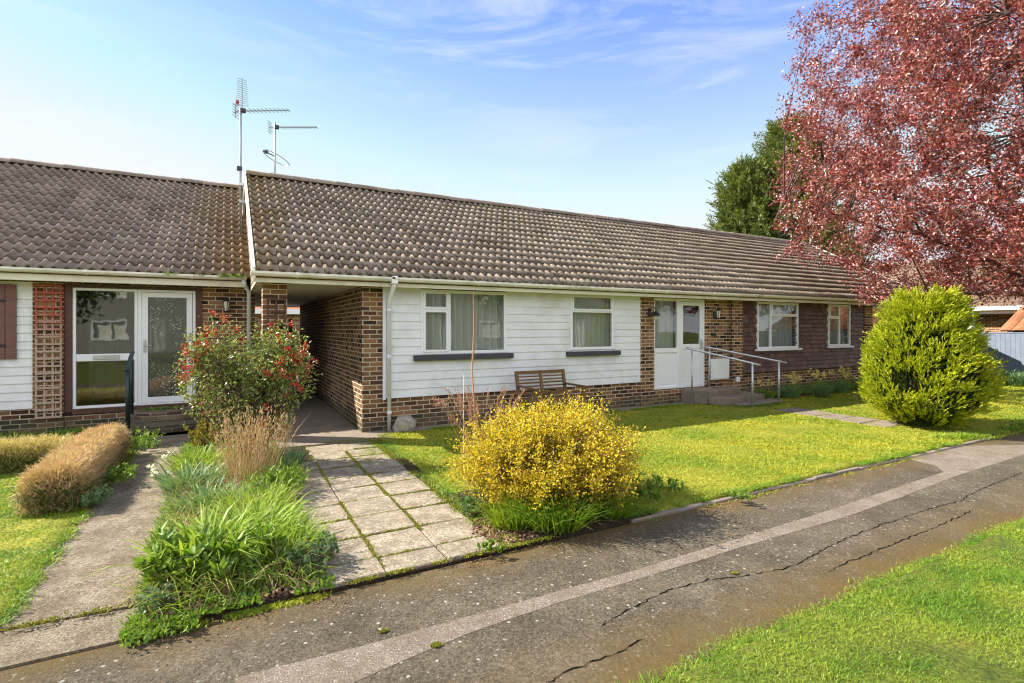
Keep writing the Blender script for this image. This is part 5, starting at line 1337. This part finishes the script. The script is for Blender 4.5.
# ---------------- red leaved plum tree
t = thing('plum_tree', 'large red and pink leaved plum tree overhanging from the right edge', 'tree', (15.4, 4.3, 0))
tc_ = np.array([15.0, 4.6, 5.9]); tr_ = np.array([4.75, 4.75, 5.2])
def crown(n, f0=.25, seed=80):
    d = rdir(n); f = rng.uniform(f0**2.2, 1, n)**(1/2.2)
    sup = 1/((np.abs(d)**2.6).sum(1))**(1/2.6)
    P = tc_+d*(f*sup)[:, None]*tr_*(.97+.15*vnoise(d*4, 1.1, seed)+.09*vnoise(d*11, 1.1, seed+1))[:, None]
    roofz = np.where(P[:, 1] > 7.6, 2.5+np.maximum(0, P[:, 1]-8.1)*.565+.5, 0)
    lowest = 2.15+.35*vnoise(P, 1.3, seed+3)
    ok = (P[:, 2] > lowest) & (P[:, 2] > roofz) & (vnoise(P, 1.35, seed+5)+.5*vnoise(P, 3.1, seed+6) > -.62)
    zz = P[:, 0]*math.sin(YAW)+P[:, 1]*math.cos(YAW); lat = P[:, 0]*math.cos(YAW)-P[:, 1]*math.sin(YAW)
    ok &= (lat < zz*1.35) & (P[:, 2] > 2.25+np.maximum(0, 8.3-lat)*.85+.3*vnoise(P, 2.5, seed+9))
    return P[ok]
limbs = []; m = MB()
root = Vector((16.0, 4.0, 0)); fork = Vector((15.9, 4.1, 2.1))
m.tube([root+Vector((0, 0, -.1)), root+Vector((0, 0, .25)), root.lerp(fork, .5), fork+Vector((0, 0, .25))], [.30, .22, .19, .20], 14)
trunk = m.build('trunk', M['bark_p'], t, smooth=True)
ends = crown(400, .8, 80); ends = ends[rng.permutation(len(ends))][:22]; m = MB()
LP = []
for e in ends:
    e = Vector(e); b = fork+Vector((random.gauss(0, .06), random.gauss(0, .06), random.uniform(-.1, .5))); mid = b.lerp(e, .45)+Vector((random.gauss(0, .25), random.gauss(0, .25), random.uniform(.2, .7)))
    pts = [b]
    for k in range(1, 9):
        s_ = k/8; p = b*(1-s_)**2+mid*2*s_*(1-s_)+e*s_*s_; pts.append(p+Vector((random.gauss(0, .05), random.gauss(0, .05), random.gauss(0, .05))))
    m.tube(pts, [.05*(1-k/8)**.8+.008 for k in range(9)], 7, cap=False); LP += [tuple(p) for p in pts[2:]]
m.build('limbs', M['bark_p'], t, smooth=True)
LP = np.array(LP); anch = crown(900, .35, 80)[:420]; m = MB(); AP = [LP]
for a in anch:
    j = np.argmin(((LP-a)**2).sum(1)); b = Vector(LP[j]); e = Vector(a); mid = b.lerp(e, .5)+Vector((random.gauss(0, .12), random.gauss(0, .12), random.gauss(.05, .1)))
    m.tube([b, b.lerp(mid, .6), mid, mid.lerp(e, .6), e], [.020, .017, .014, .010, .006], 5, cap=False); AP.append(np.array([tuple(mid), tuple(e)]))
m.build('branches', M['bark_p'], t)
AP = np.concatenate(AP); tw = crown(11500, .3, 80)
d2 = ((tw[:, None, :].astype(np.float32)-AP[None].astype(np.float32))**2).sum(2); j = d2.argmin(1); b = AP[j]
ln = np.linalg.norm(tw-b, axis=1); ok = ln < 1.7; tw = tw[ok]; b = b[ok]; n = len(tw)
blades('twigs', b, tw-b, np.linalg.norm(tw-b, axis=1)*1.02, .011, .05, M['twig'], t, 2)
k = 26; i = np.repeat(np.arange(n), k); tt = rng.uniform(.15, 1.12, n*k)[:, None]
P = b[i]*(1-tt)+tw[i]*tt+rng.normal(size=(n*k, 3))*.055
o1 = rng.uniform(size=len(P)) < .93; P = P[o1]; i = i[o1]
D = rdir(len(P))+unit(tw[i]-b[i])*.5+np.array([0, 0, .15])
leaves('leaves', P, D, rng.uniform(.045, .088, len(P)), rng.uniform(.028, .046, len(P)), M['plum'], t, .3)

# ---------------- evergreens behind the roof
def cypress(label, c, H, Rb, n, seed, top=.0):
    t = thing('cypress_tree', label, 'tree', (c[0], c[1], -.09), 'evergreens beyond the roof')
    MB().tube([(c[0], c[1], -.1), (c[0], c[1], H*.5), (c[0], c[1], H*.93)], [.3, .18, .04], 8).build('trunk', M['bark'], t)
    nb = n//8; h = np.sort(rng.uniform(.06, 1, nb)**.85); a = rng.uniform(0, 2*math.pi, nb)
    L = Rb*(1-h**1.3)**.75*rng.uniform(.55, 1.12, nb)+.25
    d = np.stack([np.cos(a), np.sin(a), rng.uniform(.05, .55, nb)+.9*h**3], 1)
    k = 14; i = np.repeat(np.arange(nb), k); tt = rng.uniform(.25, 1, nb*k)
    P = np.array([c[0], c[1], 0])+np.stack([np.zeros(nb), np.zeros(nb), h*H], 1)[i]+d[i]*(L[i]*tt)[:, None]
    P[:, 2] -= .18*L[i]*tt*(1-tt)*2; P += rng.normal(size=P.shape)*.10
    D = d[i]+np.array([0, 0, .25])+rng.normal(size=P.shape)*.5
    Q, dd, lf, lw = sprays(P, D, rng.uniform(.35, .75, len(P)), 9, .24, .07, .8)
    leaves('foliage', Q, dd, lf, lw, M['cypress'], t, .1)
    return t
cypress('tallest dark green conifer rising behind the roof ridge, beside the red leaves', (29.3, 19.3), 13.3, 4.6, 4600, 91)
cypress('shorter dark green conifer behind the roof ridge, leftmost of the evergreens', (27.2, 20.6), 10.8, 3.5, 4000, 95)
cypress('low dark evergreen peeping over the roof end below the red leaves', (33.5, 19.6), 7.2, 3.6, 3000, 99)
# greenery in the yard beyond the passage
leafy_clump('yard_shrub', 'dark green shrub against the yard fence seen through the passage', 'shrub', (2.0, 22.6), .9, 1.6, 2500, .12, .06, M['hedge_g'])
# street trees behind the photographer, mirrored in the panes
def round_tree(label, c, H, R_, seed):
    t = thing('street_tree', label, 'tree', (c[0], c[1], 0), 'trees on the green mirrored in the panes')
    m = MB().tube([(c[0], c[1], -.1), (c[0]+.1, c[1], H*.35), (c[0], c[1], H*.7)], [.2, .15, .06], 8)
    for k in range(14):
        a = random.uniform(0, 6.28); m.tube([(c[0], c[1], H*.3+k*.1), (c[0]+math.cos(a)*R_*.8, c[1]+math.sin(a)*R_*.8, H*random.uniform(.5, .95))], [.06, .015], 5, cap=False)
    m.build('trunk', M['bark'], t)
    n = 9000; P, d = ell_pts(n, (c[0], c[1], H*.66), (R_, R_, H*.36), .3); P = P[vnoise(P, 1.6, seed) > -.1]
    leaves('crown', P, rdir(len(P)), .24, .13, M['hedge_g'], t)
round_tree('leafy round tree on the green, nearer the left bungalow', (-7, -9), 6.5, 2.6, 3)
round_tree('leafy round tree on the green, opposite the passage', (4.5, -13), 7.5, 3.0, 4)
round_tree('leafy round tree on the green, opposite the far white door', (15, -10), 7, 2.8, 5)
print('objects', len(bpy.data.objects))
